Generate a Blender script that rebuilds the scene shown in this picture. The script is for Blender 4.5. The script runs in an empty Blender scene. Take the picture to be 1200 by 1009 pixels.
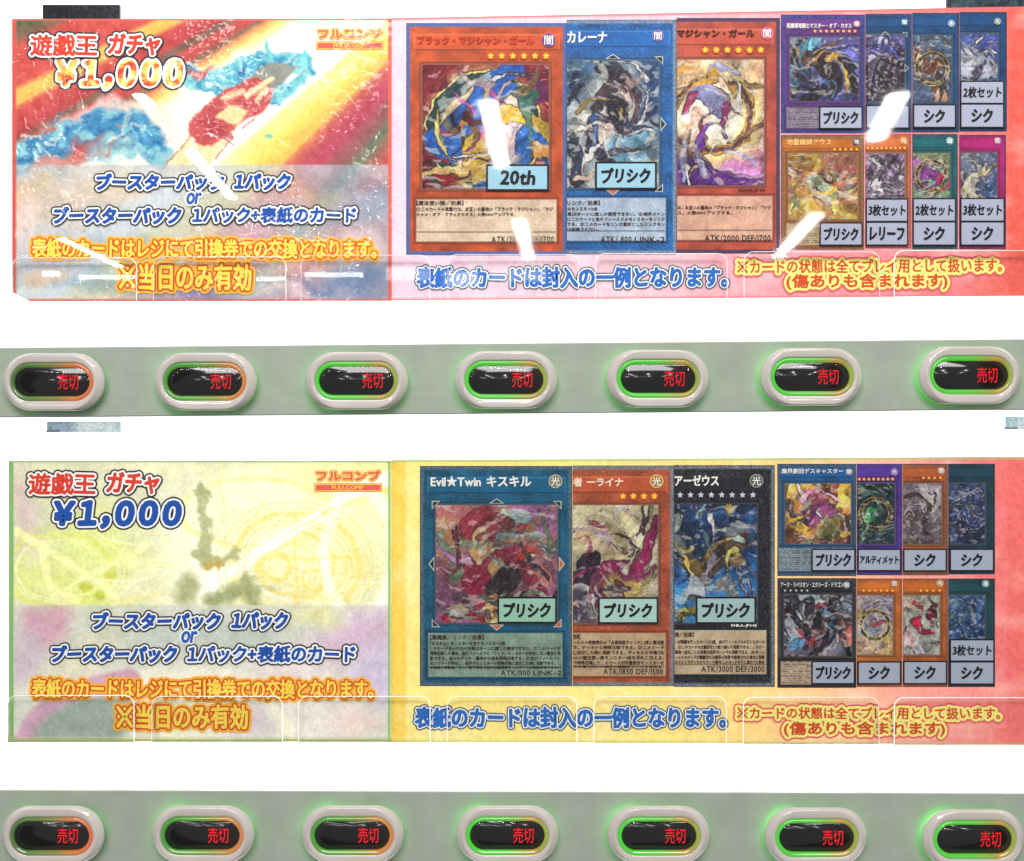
import bpy, math, random
import numpy as np
from mathutils import Vector, Matrix, Euler
random.seed(7)
S = bpy.context.scene
COL = S.collection
R = math.radians

# ------------------------------------------------------------------ camera, world, lamps, exposure
F = 1100.0            # focal length in photo pixels (photo is 1200 wide)
CD = 0.57             # camera distance from the lit back panel (m)
CZ = 1.30             # camera height
cam_d = bpy.data.cameras.new('camera'); cam = bpy.data.objects.new('camera', cam_d); COL.objects.link(cam)
cam.location = (0, -CD, CZ); cam.rotation_euler = (R(90), 0, 0)
cam_d.sensor_fit = 'HORIZONTAL'; cam_d.sensor_width = 36; cam_d.lens = 36 * F / 1200
cam_d.clip_start = 0.01; cam_d.clip_end = 100
S.camera = cam

W = bpy.data.worlds.new('World'); S.world = W; W.use_nodes = True
W.node_tree.nodes['Background'].inputs[0].default_value = (1.0, 0.985, 0.97, 1)
W.node_tree.nodes['Background'].inputs[1].default_value = 0.37

def px_ray(px, py, h, z):
    """ceiling point whose mirror image in the sign's film (15 mm..22 mm off the panel) falls on pixel px,py;
    h = height over the camera, z = distance along the folded ray"""
    y = -(CD - 0.0217) * 0 - (z - (CD - 0.0217)) - 0.0217
    return Vector(((px - 600) / F * z, y, CZ + h))

def strip_lamp(name, p0, p1, width, rad, down=True):
    d = (p1 - p0); L = d.length
    ld = bpy.data.lights.new(name, 'AREA'); ld.shape = 'RECTANGLE'
    ld.size = L; ld.size_y = width
    ld.energy = rad * math.pi * L * width
    ld.color = (1.0, 0.99, 0.96)
    o = bpy.data.objects.new(name, ld); COL.objects.link(o)
    xa = d.normalized()
    za = Vector((0, 0, 1)) if down else Vector((0, -1, 0))      # lamp shines along -za
    za = (za - xa * za.dot(xa)).normalized(); ya = za.cross(xa)
    m = Matrix((xa, ya, za)).transposed().to_4x4(); m.translation = (p0 + p1) / 2
    o.matrix_world = m
    if down:            # rounded tube ends
        for p in (p0, p1):
            dd = bpy.data.lights.new(name + '_end', 'AREA'); dd.shape = 'DISK'; dd.size = width * 1.0
            dd.energy = rad * math.pi * math.pi * width * width / 4; dd.color = ld.color
            q = bpy.data.objects.new(name + '_end', dd); COL.objects.link(q); mm = m.copy(); mm.translation = p - Vector((0, 0, .002)); q.matrix_world = mm
    return o

H = 1.2
def row(pxa, pya, pxb, pyb, w, rad=60):
    za = F * H / (504.5 - pya); zb = F * H / (504.5 - pyb)
    strip_lamp('ceiling_tube', px_ray(pxa, pya, H, za), px_ray(pxb, pyb, H, zb), w, rad)
row(165, 112, 272, 232, .055); row(306, 264, 342, 302, .075)
row(572, 120, 588, 194, .068); row(608, 258, 620, 302, .08)
row(1052, 112, 1026, 162, .078); row(956, 252, 912, 300, .088)
row(34, 262, 140, 312, .065)
def cross(pxa, pxb, py, th=.035, rad=50):
    z = F * H / (504.5 - py)
    strip_lamp('far_ceiling_tube', px_ray(pxa, py, H, z), px_ray(pxb, py, H, z), th, rad, False)
cross(50, 70, 321); cross(92, 172, 325); cross(300, 340, 327); cross(358, 425, 322); cross(452, 505, 321, .1, 7)
cross(520, 560, 327, .12, 10); cross(575, 640, 323, .09, 5)

soft = bpy.data.lights.new('soft_fill', 'AREA'); soft.shape = 'RECTANGLE'; soft.size = 1.6; soft.size_y = .7  # broad overhead fill lamp, added for soft shading and kept out of the reflections
soft.energy = 50; soft.color = (1, .97, .94)
so = bpy.data.objects.new('soft_fill', soft); COL.objects.link(so)
so.location = (0, -1.30, CZ + 1.30); so.rotation_euler = Euler((R(48), 0, 0))

S.view_settings.view_transform = 'Standard'; S.view_settings.look = 'None'
S.view_settings.exposure = 0.0; S.view_settings.gamma = 1.0
S.cycles.max_bounces = 8; S.cycles.transparent_max_bounces = 16

# ------------------------------------------------------------------ helpers
def P(px, py, d):
    s = (CD - d) / F
    return Vector(((px - 600) * s, -d, CZ + (504.5 - py) * s))

def PA(X, Y, d):
    s = (CD - d) / F
    X = np.asarray(X, float); Y = np.asarray(Y, float); d = np.asarray(d, float)
    return np.stack([(X - 600) * (CD - d) / F, -d + 0 * X, CZ + (504.5 - Y) * (CD - d) / F], -1)

def lin(c):
    c = np.asarray(c, float)
    return np.where(c <= .04045, c / 12.92, ((np.clip(c, 0, 1) + .055) / 1.055) ** 2.4)

def c255(r, g, b): return (r / 255., g / 255., b / 255.)

_m = {}
def new_mat(name):
    m = bpy.data.materials.new(name); m.use_nodes = True
    nt = m.node_tree; b = nt.nodes['Principled BSDF']
    return m, nt, b

def ink(col, name='print_ink', grain=.10, rough=.55, spec=.15):
    """solid printed colour with the fine mottling of ink on paper"""
    key = (tuple(col), name, grain, rough)
    if key in _m: return _m[key]
    m, nt, b = new_mat(name)
    b.inputs['Roughness'].default_value = rough
    b.inputs['Specular IOR Level'].default_value = spec
    tc = nt.nodes.new('ShaderNodeTexCoord'); n = nt.nodes.new('ShaderNodeTexNoise')
    n.inputs['Scale'].default_value = 900; n.inputs['Detail'].default_value = 2
    nt.links.new(tc.outputs['Object'], n.inputs['Vector'])
    mr = nt.nodes.new('ShaderNodeMapRange')
    mr.inputs['From Min'].default_value = .3; mr.inputs['From Max'].default_value = .7
    mr.inputs['To Min'].default_value = 1 - grain; mr.inputs['To Max'].default_value = 1 + grain
    nt.links.new(n.outputs['Fac'], mr.inputs['Value'])
    mx = nt.nodes.new('ShaderNodeVectorMath'); mx.operation = 'SCALE'
    l = lin(col); mx.inputs[0].default_value = l
    nt.links.new(mr.outputs['Result'], mx.inputs['Scale'])
    nt.links.new(mx.outputs['Vector'], b.inputs['Base Color'])
    _m[key] = m
    return m

def attr_mat(name, grain=.09, scale=700, rough=.5, trans=0, gain=1.0):
    m, nt, b = new_mat(name)
    b.inputs['Roughness'].default_value = rough
    b.inputs['Specular IOR Level'].default_value = .15
    a = nt.nodes.new('ShaderNodeVertexColor'); a.layer_name = 'ink'
    tc = nt.nodes.new('ShaderNodeTexCoord'); n = nt.nodes.new('ShaderNodeTexNoise')
    n.inputs['Scale'].default_value = scale; n.inputs['Detail'].default_value = 3
    nt.links.new(tc.outputs['Object'], n.inputs['Vector'])
    mr = nt.nodes.new('ShaderNodeMapRange')
    mr.inputs['From Min'].default_value = .3; mr.inputs['From Max'].default_value = .7
    mr.inputs['To Min'].default_value = gain * (1 - grain); mr.inputs['To Max'].default_value = gain * (1 + grain)
    nt.links.new(n.outputs['Fac'], mr.inputs['Value'])
    mx = nt.nodes.new('ShaderNodeVectorMath'); mx.operation = 'SCALE'
    nt.links.new(a.outputs['Color'], mx.inputs[0]); nt.links.new(mr.outputs['Result'], mx.inputs['Scale'])
    nt.links.new(mx.outputs['Vector'], b.inputs['Base Color'])
    if trans:       # paper lets the lit panel behind it through
        t = nt.nodes.new('ShaderNodeBsdfTranslucent'); ms = nt.nodes.new('ShaderNodeMixShader'); ms.inputs[0].default_value = trans
        nt.links.new(mx.outputs['Vector'], t.inputs['Color'])
        nt.links.new(b.outputs[0], ms.inputs[1]); nt.links.new(t.outputs[0], ms.inputs[2])
        nt.links.new(ms.outputs[0], nt.nodes['Material Output'].inputs[0])
    return m

def plain(name, col, rough=.4, spec=.5, metal=0, bump=0, bscale=200, coat=0):
    m, nt, b = new_mat(name)
    b.inputs['Roughness'].default_value = rough; b.inputs['Specular IOR Level'].default_value = spec
    b.inputs['Metallic'].default_value = metal; b.inputs['Coat Weight'].default_value = coat
    tc = nt.nodes.new('ShaderNodeTexCoord'); n = nt.nodes.new('ShaderNodeTexNoise')
    n.inputs['Scale'].default_value = bscale; n.inputs['Detail'].default_value = 4
    nt.links.new(tc.outputs['Object'], n.inputs['Vector'])
    cr = nt.nodes.new('ShaderNodeValToRGB'); l = lin(col)
    cr.color_ramp.elements[0].position = .3; cr.color_ramp.elements[1].position = .7
    cr.color_ramp.elements[0].color = (*(l * .93), 1); cr.color_ramp.elements[1].color = (*np.clip(l * 1.06, 0, 1), 1)
    nt.links.new(n.outputs['Fac'], cr.inputs['Fac']); nt.links.new(cr.outputs['Color'], b.inputs['Base Color'])
    if bump:
        bp = nt.nodes.new('ShaderNodeBump'); bp.inputs['Strength'].default_value = bump
        bp.inputs['Distance'].default_value = .001
        nt.links.new(n.outputs['Fac'], bp.inputs['Height']); nt.links.new(bp.outputs['Normal'], b.inputs['Normal'])
    return m

def emit(name, col, s):
    m = bpy.data.materials.new(name); m.use_nodes = True; nt = m.node_tree; nt.nodes.clear()
    e = nt.nodes.new('ShaderNodeEmission'); o = nt.nodes.new('ShaderNodeOutputMaterial')
    e.inputs[0].default_value = (*lin(col), 1); e.inputs[1].default_value = s
    nt.links.new(e.outputs[0], o.inputs[0]); return m

def clear(name, rough=.02, ior=1.5, tint=(1, 1, 1), wrinkle=None):
    m = bpy.data.materials.new(name); m.use_nodes = True; nt = m.node_tree; nt.nodes.clear()
    t = nt.nodes.new('ShaderNodeBsdfTransparent'); t.inputs[0].default_value = (*tint, 1)
    g = nt.nodes.new('ShaderNodeBsdfGlossy'); g.inputs['Roughness'].default_value = rough
    f = nt.nodes.new('ShaderNodeFresnel'); f.inputs['IOR'].default_value = ior
    mx = nt.nodes.new('ShaderNodeMixShader'); o = nt.nodes.new('ShaderNodeOutputMaterial')
    nt.links.new(f.outputs[0], mx.inputs[0]); nt.links.new(t.outputs[0], mx.inputs[1]); nt.links.new(g.outputs[0], mx.inputs[2])
    nt.links.new(mx.outputs[0], o.inputs[0])
    if wrinkle:
        tc = nt.nodes.new('ShaderNodeTexCoord')
        n = nt.nodes.new('ShaderNodeTexNoise'); n.inputs['Scale'].default_value = wrinkle[0]; n.inputs['Detail'].default_value = 1
        n.inputs['Distortion'].default_value = .6
        nt.links.new(tc.outputs['Object'], n.inputs['Vector'])
        # wrinkles come in patches
        n2 = nt.nodes.new('ShaderNodeTexNoise'); n2.inputs['Scale'].default_value = wrinkle[2]; n2.inputs['Detail'].default_value = 2
        nt.links.new(tc.outputs['Object'], n2.inputs['Vector'])
        mr = nt.nodes.new('ShaderNodeMapRange'); mr.inputs['From Min'].default_value = wrinkle[3]; mr.inputs['From Max'].default_value = wrinkle[3] + .12
        nt.links.new(n2.outputs['Fac'], mr.inputs['Value'])
        ml = nt.nodes.new('ShaderNodeMath'); ml.operation = 'MULTIPLY'
        nt.links.new(n.outputs['Fac'], ml.inputs[0]); nt.links.new(mr.outputs['Result'], ml.inputs[1])
        bp = nt.nodes.new('ShaderNodeBump'); bp.inputs['Strength'].default_value = 1; bp.inputs['Distance'].default_value = wrinkle[1]
        nt.links.new(ml.outputs[0], bp.inputs['Height'])
        nt.links.new(bp.outputs['Normal'], g.inputs['Normal'])
    return m

def mk(name, V, Fc, mat, parent=None, origin=None, smooth=False, fmat=None, cols=None):
    """link a mesh; V are world coordinates (or local ones when origin is None and parent sits at 0)"""
    V = np.asarray(V, float).reshape(-1, 3)
    me = bpy.data.meshes.new(name)
    o0 = np.array(origin) if origin is not None else np.zeros(3)
    V = V - o0
    if isinstance(Fc, np.ndarray):
        n, k = Fc.shape
        me.vertices.add(len(V)); me.vertices.foreach_set('co', V.astype(np.float32).ravel())
        me.loops.add(n * k); me.loops.foreach_set('vertex_index', Fc.astype(np.int32).ravel())
        me.polygons.add(n); me.polygons.foreach_set('loop_start', (np.arange(n) * k).astype(np.int32))
        me.update(calc_edges=True)
    else:
        me.from_pydata(V.tolist(), [], Fc)
    for mm in (mat if isinstance(mat, (list, tuple)) else [mat]): me.materials.append(mm)
    if fmat is not None: me.polygons.foreach_set('material_index', np.asarray(fmat, np.int32))
    if smooth: me.polygons.foreach_set('use_smooth', np.ones(len(me.polygons), bool))
    if cols is not None:
        ca = me.color_attributes.new('ink', 'FLOAT_COLOR', 'POINT')
        c = np.ones((len(V), 4), np.float32); c[:, :3] = lin(cols).reshape(-1, 3)
        ca.data.foreach_set('color', c.ravel())
    me.update()
    ob = bpy.data.objects.new(name, me); COL.objects.link(ob)
    if parent is not None: ob.parent = parent
    return ob

def empty(name, loc, label, cat, group=None):
    o = bpy.data.objects.new(name, None); COL.objects.link(o); o.location = loc; o.empty_display_size = .02
    o['label'] = label; o['category'] = cat
    if group: o['group'] = group
    return o

def box_px(x0, y0, x1, y1, d0, d1, ang=0):
    """box given by its pixel outline, from depth d0 (back) to d1 (front)"""
    return prism_px([(x0, y0), (x1, y0), (x1, y1), (x0, y1)], d0, d1, ang)

def prism_px(pts, d0, d1, ang=0):
    cx = sum(p[0] for p in pts) / len(pts); cy = sum(p[1] for p in pts) / len(pts)
    ca, sa = math.cos(ang), math.sin(ang)
    q = [(cx + (x - cx) * ca - (y - cy) * sa, cy + (x - cx) * sa + (y - cy) * ca) for x, y in pts]
    n = len(q); s = (CD - d1) / F
    V = []
    for d in (d1, d0):
        for x, y in q: V.append(((x - 600) * s, -d, CZ + (504.5 - y) * s))
    Fc = [list(range(n))[::-1], list(range(n, 2 * n))]
    for i in range(n): Fc.append([i, (i + 1) % n, n + (i + 1) % n, n + i])
    return V, Fc

# ------------------------------------------------------------------ glyphs
_g = {}
_gc = bpy.data.curves.new('glyph_source', 'FONT'); _to = bpy.data.objects.new('glyph_source', _gc)
_gc.size = 1.0
def glyph(ch, res):
    k = (ch, res)
    if k in _g: return _g[k]
    if ch == '※':
        v = []; t = []; sg = []
        def poly(p):
            b = len(v); v.extend(p); n = len(p); t.extend((b, b + i, b + i + 1) for i in range(1, n - 1)); sg.extend((b + i, b + (i + 1) % n) for i in range(n))
        w = .034
        poly([(.06 - w, .06 + w), (.06 + w, .06 - w), (.94 + w, .94 - w), (.94 - w, .94 + w)]); poly([(.06 - w, .94 - w), (.06 + w, .94 + w), (.94 + w, .06 + w), (.94 - w, .06 - w)])
        for cx, cy in ((.5, .86), (.5, .14), (.13, .5), (.87, .5)): poly([(cx + .05 * math.cos(a * math.pi / 3), cy + .05 * math.sin(a * math.pi / 3)) for a in range(6)])
        _g[k] = (np.array(v, float) * .86 + [.07, -.05], np.array(t, int), np.array(sg, int)); return _g[k]
    _gc.body = ch; _gc.resolution_u = res
    me = _to.to_mesh()
    n = len(me.vertices)
    v = np.zeros(n * 3, np.float32); me.vertices.foreach_get('co', v); v = v.reshape(-1, 3)[:, :2].astype(float)
    cnt = {}; tris = []
    for p in me.polygons:
        vs = list(p.vertices)
        for i in range(1, len(vs) - 1): tris.append((vs[0], vs[i], vs[i + 1]))
        for i in range(len(vs)):
            e = (min(vs[i], vs[(i + 1) % len(vs)]), max(vs[i], vs[(i + 1) % len(vs)]))
            cnt[e] = cnt.get(e, 0) + 1
    seg = np.array([e for e, c in cnt.items() if c == 1], int).reshape(-1, 2)
    tris = np.array(tris, int).reshape(-1, 3)
    _to.to_mesh_clear()
    _g[k] = (v, tris, seg)
    return _g[k]

def layout(s, res, jit=0, gap=.08, rng=None):
    """glyph verts laid out in em units"""
    x = 0; Vs = []; T = []; E = []; off = 0
    for ch in s:
        if ch == ' ': x += .38; continue
        if ch == '\u3000': x += 1; continue
        v, t, e = glyph(ch, res)
        if len(v) == 0: x += .5; continue
        v = v.copy()
        if ord(ch) < 0x2000 or 0xFF01 <= ord(ch) <= 0xFFEF:
            w = v[:, 0].max() - v[:, 0].min(); v[:, 0] += x - v[:, 0].min(); adv = w + gap
        else:
            v[:, 0] += x; adv = 1.0
        if jit and rng is not None:
            c = v.mean(0); a = rng.uniform(-jit, jit); sc = 1 + rng.uniform(-jit, jit) * .4
            ca, sa = math.cos(a) * sc, math.sin(a) * sc
            d = v - c; v = c + np.stack([d[:, 0] * ca - d[:, 1] * sa, d[:, 0] * sa + d[:, 1] * ca], 1)
            v[:, 1] += rng.uniform(-jit, jit) * .25
        Vs.append(v); T.append(t + off); E.append(e + off); off += len(v); x += adv
    return np.concatenate(Vs), np.concatenate(T), np.concatenate(E)

def text(name, s, box, d, layers, parent, origin, ang=0, jit=0, shear=0, res=3, seed=1, nd=8, gap=.08, dl=.00012, sub='outline', fitw=None):
    """flat printed lettering. box = photo px; layers: top first, (material, stroke px)"""
    rng = random.Random(seed)
    V, T, E = layout(s, res, jit, gap, rng=rng)
    V = V.copy(); V[:, 0] += shear * V[:, 1]
    if fitw: pass
    lo = V.min(0); hi = V.max(0)
    x0, y0, x1, y1 = box
    X = x0 + (V[:, 0] - lo[0]) / max(hi[0] - lo[0], 1e-6) * (x1 - x0)
    Y = y1 - (V[:, 1] - lo[1]) / max(hi[1] - lo[1], 1e-6) * (y1 - y0)
    cx, cy = (x0 + x1) / 2, (y0 + y1) / 2
    ca, sa = math.cos(ang), math.sin(ang)
    dx, dy = X - cx, Y - cy
    X = cx + dx * ca - dy * sa; Y = cy + dx * sa + dy * ca
    top = None
    nr = np.random.default_rng(seed)
    for li, (mat, st) in enumerate(layers):
        dd = d - li * dl
        pv = [PA(X, Y, dd)]; pf = [T]; off = len(X)
        quads = []
        if st > 0:
            a = np.stack([X[E[:, 0]], Y[E[:, 0]]], 1); b = np.stack([X[E[:, 1]], Y[E[:, 1]]], 1)
            t = b - a; L = np.linalg.norm(t, axis=1, keepdims=True); L[L == 0] = 1; t /= L
            nn = np.stack([-t[:, 1], t[:, 0]], 1) * st
            q = np.stack([a + nn, b + nn, b - nn, a - nn], 1)           # m,4,2
            dj = dd - .00001 - nr.random(len(q)) * .00002
            pv.append(PA(q[..., 0], q[..., 1], dj[:, None]).reshape(-1, 3))
            i = off + np.arange(len(q))[:, None] * 4
            pf.append(np.concatenate([i + [0, 1, 2], i + [0, 2, 3]])); off += len(q) * 4
            u = np.unique(E); k = np.arange(nd) * 2 * math.pi / nd
            ox = X[u][:, None] + st * np.cos(k) ; oy = Y[u][:, None] + st * np.sin(k)
            dj = dd - .00003 - nr.random(len(u)) * .00002
            pv.append(PA(ox, oy, dj[:, None]).reshape(-1, 3))
            i = off + np.arange(len(u))[:, None] * nd
            for j in range(1, nd - 1): pf.append(i + [0, j, j + 1])
            off += len(u) * nd
        o = mk(name if top is None else sub, np.concatenate(pv), np.concatenate(pf), mat, parent if top is None else top, origin)
        if top is None: top = o
    return top

# ------------------------------------------------------------------ painter (colours of flat print, laid on the mesh as an attribute)
_tab = np.random.default_rng(3).random((8, 256, 256))
def vn(x, y, k=0):
    x = np.asarray(x) + 1000.; y = np.asarray(y) + 1000.
    xi = np.floor(x).astype(int); yi = np.floor(y).astype(int); fx = x - xi; fy = y - yi
    fx = fx * fx * (3 - 2 * fx); fy = fy * fy * (3 - 2 * fy)
    t = _tab[k % 8]; a = t[yi % 256, xi % 256]; b = t[yi % 256, (xi + 1) % 256]
    c = t[(yi + 1) % 256, xi % 256]; e = t[(yi + 1) % 256, (xi + 1) % 256]
    return (a * (1 - fx) + b * fx) * (1 - fy) + (c * (1 - fx) + e * fx) * fy
def fbm(x, y, k=0, o=4):
    s = 0; a = .5; t = 0
    for i in range(o):
        s = s + a * vn(x * 2 ** i + 17 * k + 5 * i, y * 2 ** i + 31 * k, k + i); t += a; a *= .5
    return s / t

class Art:
    def __init__(s, x0, y0, x1, y1, step, seed=0):
        nx = max(2, int(round((x1 - x0) / step))) + 1; ny = max(2, int(round((y1 - y0) / step))) + 1
        s.X, s.Y = np.meshgrid(np.linspace(x0, x1, nx), np.linspace(y0, y1, ny))
        s.nx, s.ny = nx, ny; s.k = seed; s.c = np.ones((ny, nx, 3)); s.x, s.y = s.X, s.Y
    def warp(s, amp, sc, o=3):
        s.x = s.X + (fbm(s.X / sc, s.Y / sc, s.k, o) - .5) * 2 * amp
        s.y = s.Y + (fbm(s.X / sc, s.Y / sc, s.k + 3, o) - .5) * 2 * amp
        return s
    def mix(s, a, col):
        a = np.clip(a, 0, 1)[..., None]; s.c = s.c * (1 - a) + np.asarray(col) * a; return s
    def grad(s, c0, c1, t): t = np.clip(t, 0, 1)[..., None]; s.c = np.asarray(c0) * (1 - t) + np.asarray(c1) * t; return s
    def blob(s, cx, cy, rx, ry, col, ang=0, soft=.25, a=1):
        ca, sa = math.cos(R(ang)), math.sin(R(ang)); dx = s.x - cx; dy = s.y - cy
        r = np.hypot((dx * ca + dy * sa) / rx, (-dx * sa + dy * ca) / ry)
        return s.mix(a * np.clip((1 + soft - r) / (2 * soft), 0, 1), col)
    def line(s, pts, w, col, soft=1, a=1, w1=None):
        best = np.full(s.x.shape, -1e9); n = len(pts) - 1
        for i in range(n):
            (ax, ay), (bx, by) = pts[i], pts[i + 1]
            vx, vy = bx - ax, by - ay; L = vx * vx + vy * vy + 1e-9
            t = np.clip(((s.x - ax) * vx + (s.y - ay) * vy) / L, 0, 1)
            ww = w if w1 is None else w + (w1 - w) * (i + t) / n
            best = np.maximum(best, ww - np.hypot(s.x - ax - t * vx, s.y - ay - t * vy))
        return s.mix(a * np.clip(best / soft + .5, 0, 1), col)
    def ring(s, cx, cy, r, w, col, soft=1, a=1, ry=None):
        ry = ry or r
        q = np.hypot((s.x - cx), (s.y - cy) * r / ry)
        return s.mix(a * np.clip((w - abs(q - r)) / soft + .5, 0, 1), col)
    def poly(s, pts, col, soft=1, a=1):
        """convex polygon, clockwise in image space"""
        m = np.full(s.x.shape, 1e9)
        for i in range(len(pts)):
            (ax, ay), (bx, by) = pts[i], pts[(i + 1) % len(pts)]; L = math.hypot(bx - ax, by - ay)
            m = np.minimum(m, ((bx - ax) * (s.y - ay) - (by - ay) * (s.x - ax)) / L)
        return s.mix(a * np.clip(m / soft + .5, 0, 1), col)
    def rect(s, x0, y0, x1, y1, col, soft=.8, a=1):
        m = np.minimum(np.minimum(s.X - x0, x1 - s.X), np.minimum(s.Y - y0, y1 - s.Y))
        return s.mix(a * np.clip(m / soft + .5, 0, 1), col)
    def grain(s, amp, sc, o=2, tint=None):
        n = (fbm(s.X / sc, s.Y / sc, s.k + 5, o) - .5) * 2 * amp
        s.c = np.clip(s.c + n[..., None] * (np.asarray(tint) if tint is not None else 1), 0, 1); return s
    def speck(s, amp, thr, col, k=9):
        r = np.random.default_rng(s.k * 7 + k).random(s.c.shape[:2]); return s.mix((r > thr) * amp, col)
    def drawn(s, sc, dark=.5, light=.35, dens=5, k=2, wd=.10):
        """flowing drawn contour lines, so that the picture reads as line work"""
        n = fbm(s.x / sc, s.y / sc, s.k + k, 3) * dens
        l = abs(n - np.round(n)); m = fbm(s.X / (sc * 1.6), s.Y / (sc * 1.6), s.k + k + 2, 2)
        s.mix(dark * np.clip(1 - l / wd, 0, 1) * np.clip((m - .38) * 6, 0, 1), np.array([.10, .07, .12]))
        l2 = abs(n + .3 - np.round(n + .3))
        s.mix(light * np.clip(1 - l2 / wd, 0, 1) * np.clip((.60 - m) * 6, 0, 1), np.array([.97, .95, .9]))
        return s
    def mesh(s, name, mat, d, parent, origin, mask=None, rise=None):
        dd = d if rise is None else d + rise
        V = PA(s.X, s.Y, dd).reshape(-1, 3)
        idx = np.arange(s.nx * s.ny).reshape(s.ny, s.nx)
        f = np.stack([idx[:-1, :-1], idx[1:, :-1], idx[1:, 1:], idx[:-1, 1:]], -1)
        if mask is not None: f = f[mask(s.X[:-1, :-1], s.Y[:-1, :-1]) & mask(s.X[1:, 1:], s.Y[1:, 1:])]
        return mk(name, V, f.reshape(-1, 4), mat, parent, origin, cols=np.clip(s.c, 0, 1))

M_art = attr_mat('printed_sheet', .06, 500, trans=.23, gain=.90)
M_art_top = attr_mat('printed_sheet', .07, 500, trans=.20, gain=.86)
M_card = attr_mat('printed_card', .13, 900, gain=.74)
M_black = ink(c255(26, 24, 30), 'black_ink')
M_paper_edge = plain('board_edge', c255(225, 215, 205), .6)

# ------------------------------------------------------------------ setting: the lit panel behind everything
mp = emit('backlit_white_acrylic', (1, 1, 1), 1.02)
nt = mp.node_tree; e_ = [n for n in nt.nodes if n.type == 'EMISSION'][0]
tcn = nt.nodes.new('ShaderNodeTexCoord'); nz = nt.nodes.new('ShaderNodeTexNoise'); nz.inputs['Scale'].default_value = 2.0
mrn = nt.nodes.new('ShaderNodeMapRange'); mrn.inputs['To Min'].default_value = 2.0; mrn.inputs['To Max'].default_value = 2.15
nt.links.new(tcn.outputs['Object'], nz.inputs['Vector']); nt.links.new(nz.outputs['Fac'], mrn.inputs['Value']); nt.links.new(mrn.outputs[0], e_.inputs[1])
V, Fc = box_px(-500, -400, 1700, 1500, -.01, 0)
bp = mk('back_panel', V, Fc, mp); bp['kind'] = 'structure'

# ------------------------------------------------------------------ brackets
def bracket(name, x0, y0, x1, y1, cols, label, rough=.35, dark=False):
    o = P((x0 + x1) / 2, (y0 + y1) / 2, .012)
    e = empty(name, o, label, 'bracket')
    A = Art(x0, y0, x1, y1, 1.0, 11)
    A.grad(cols[0], cols[1], np.clip(((A.X - x0) / (x1 - x0) - .30) * 6, 0, 1) if not dark else A.X * 0 + vn(A.X / 9, A.Y / 5))
    A.grain(.12, 3)
    V, Fc = box_px(x0, y0, x1, y1, .010, .012)
    mk('plate', V, Fc if dark else Fc[2:], plain(name + '_metal', tuple(np.array(cols[0]) * .9), .35, .5, .6, .6, 300), e, o)
    m = attr_mat('brushed_bracket', .15, 350, .25, trans=0 if dark else .25)
    m.node_tree.nodes['Principled BSDF'].inputs['Specular IOR Level'].default_value = .3 if dark else .6
    b_ = m.node_tree.nodes.new('ShaderNodeBump'); b_.inputs['Distance'].default_value = .0006
    b_.inputs['Strength'].default_value = .25 if dark else .2
    nn_ = [n for n in m.node_tree.nodes if n.type == 'TEX_NOISE'][0]
    m.node_tree.links.new(nn_.outputs['Fac'], b_.inputs['Height'])
    m.node_tree.links.new(b_.outputs['Normal'], m.node_tree.nodes['Principled BSDF'].inputs['Normal'])
    A.mesh('face', m, .0122, e, o)
    V, Fc = box_px(x0 - 1, y1 - 2.2, x0 + 14, y1, .0122, .0135)
    mk('lip', V, Fc, plain(name + '_lip_metal', tuple(np.array(cols[0]) * .8), .3, .5, .6), e, o)
    return e
bracket('metal_bracket', 50, 5.5, 140, 30, (c255(6, 8, 18), c255(12, 17, 28)), 'black metal bracket sticking up behind the top left corner of the upper sign', dark=True)
bracket('metal_bracket', 1110, -14, 1215, 13, (c255(18, 34, 42), c255(50, 72, 78)), 'crinkled dark grey green metal bracket above the top right corner of the upper sign', dark=True)
bracket('metal_bracket', 55, 494, 140.5, 506.5, (c255(165, 190, 208), c255(232, 246, 250)), 'silver blue bracket just under the upper rail, above the lower sign')
bracket('metal_bracket', 1178.5, 488, 1215, 503, (c255(205, 230, 238), c255(225, 240, 245)), 'pale silver bracket cut by the right edge under the last upper button')

# ------------------------------------------------------------------ signs
D0 = .0200
def u8(*a): return np.array(a) / 255.

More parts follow.
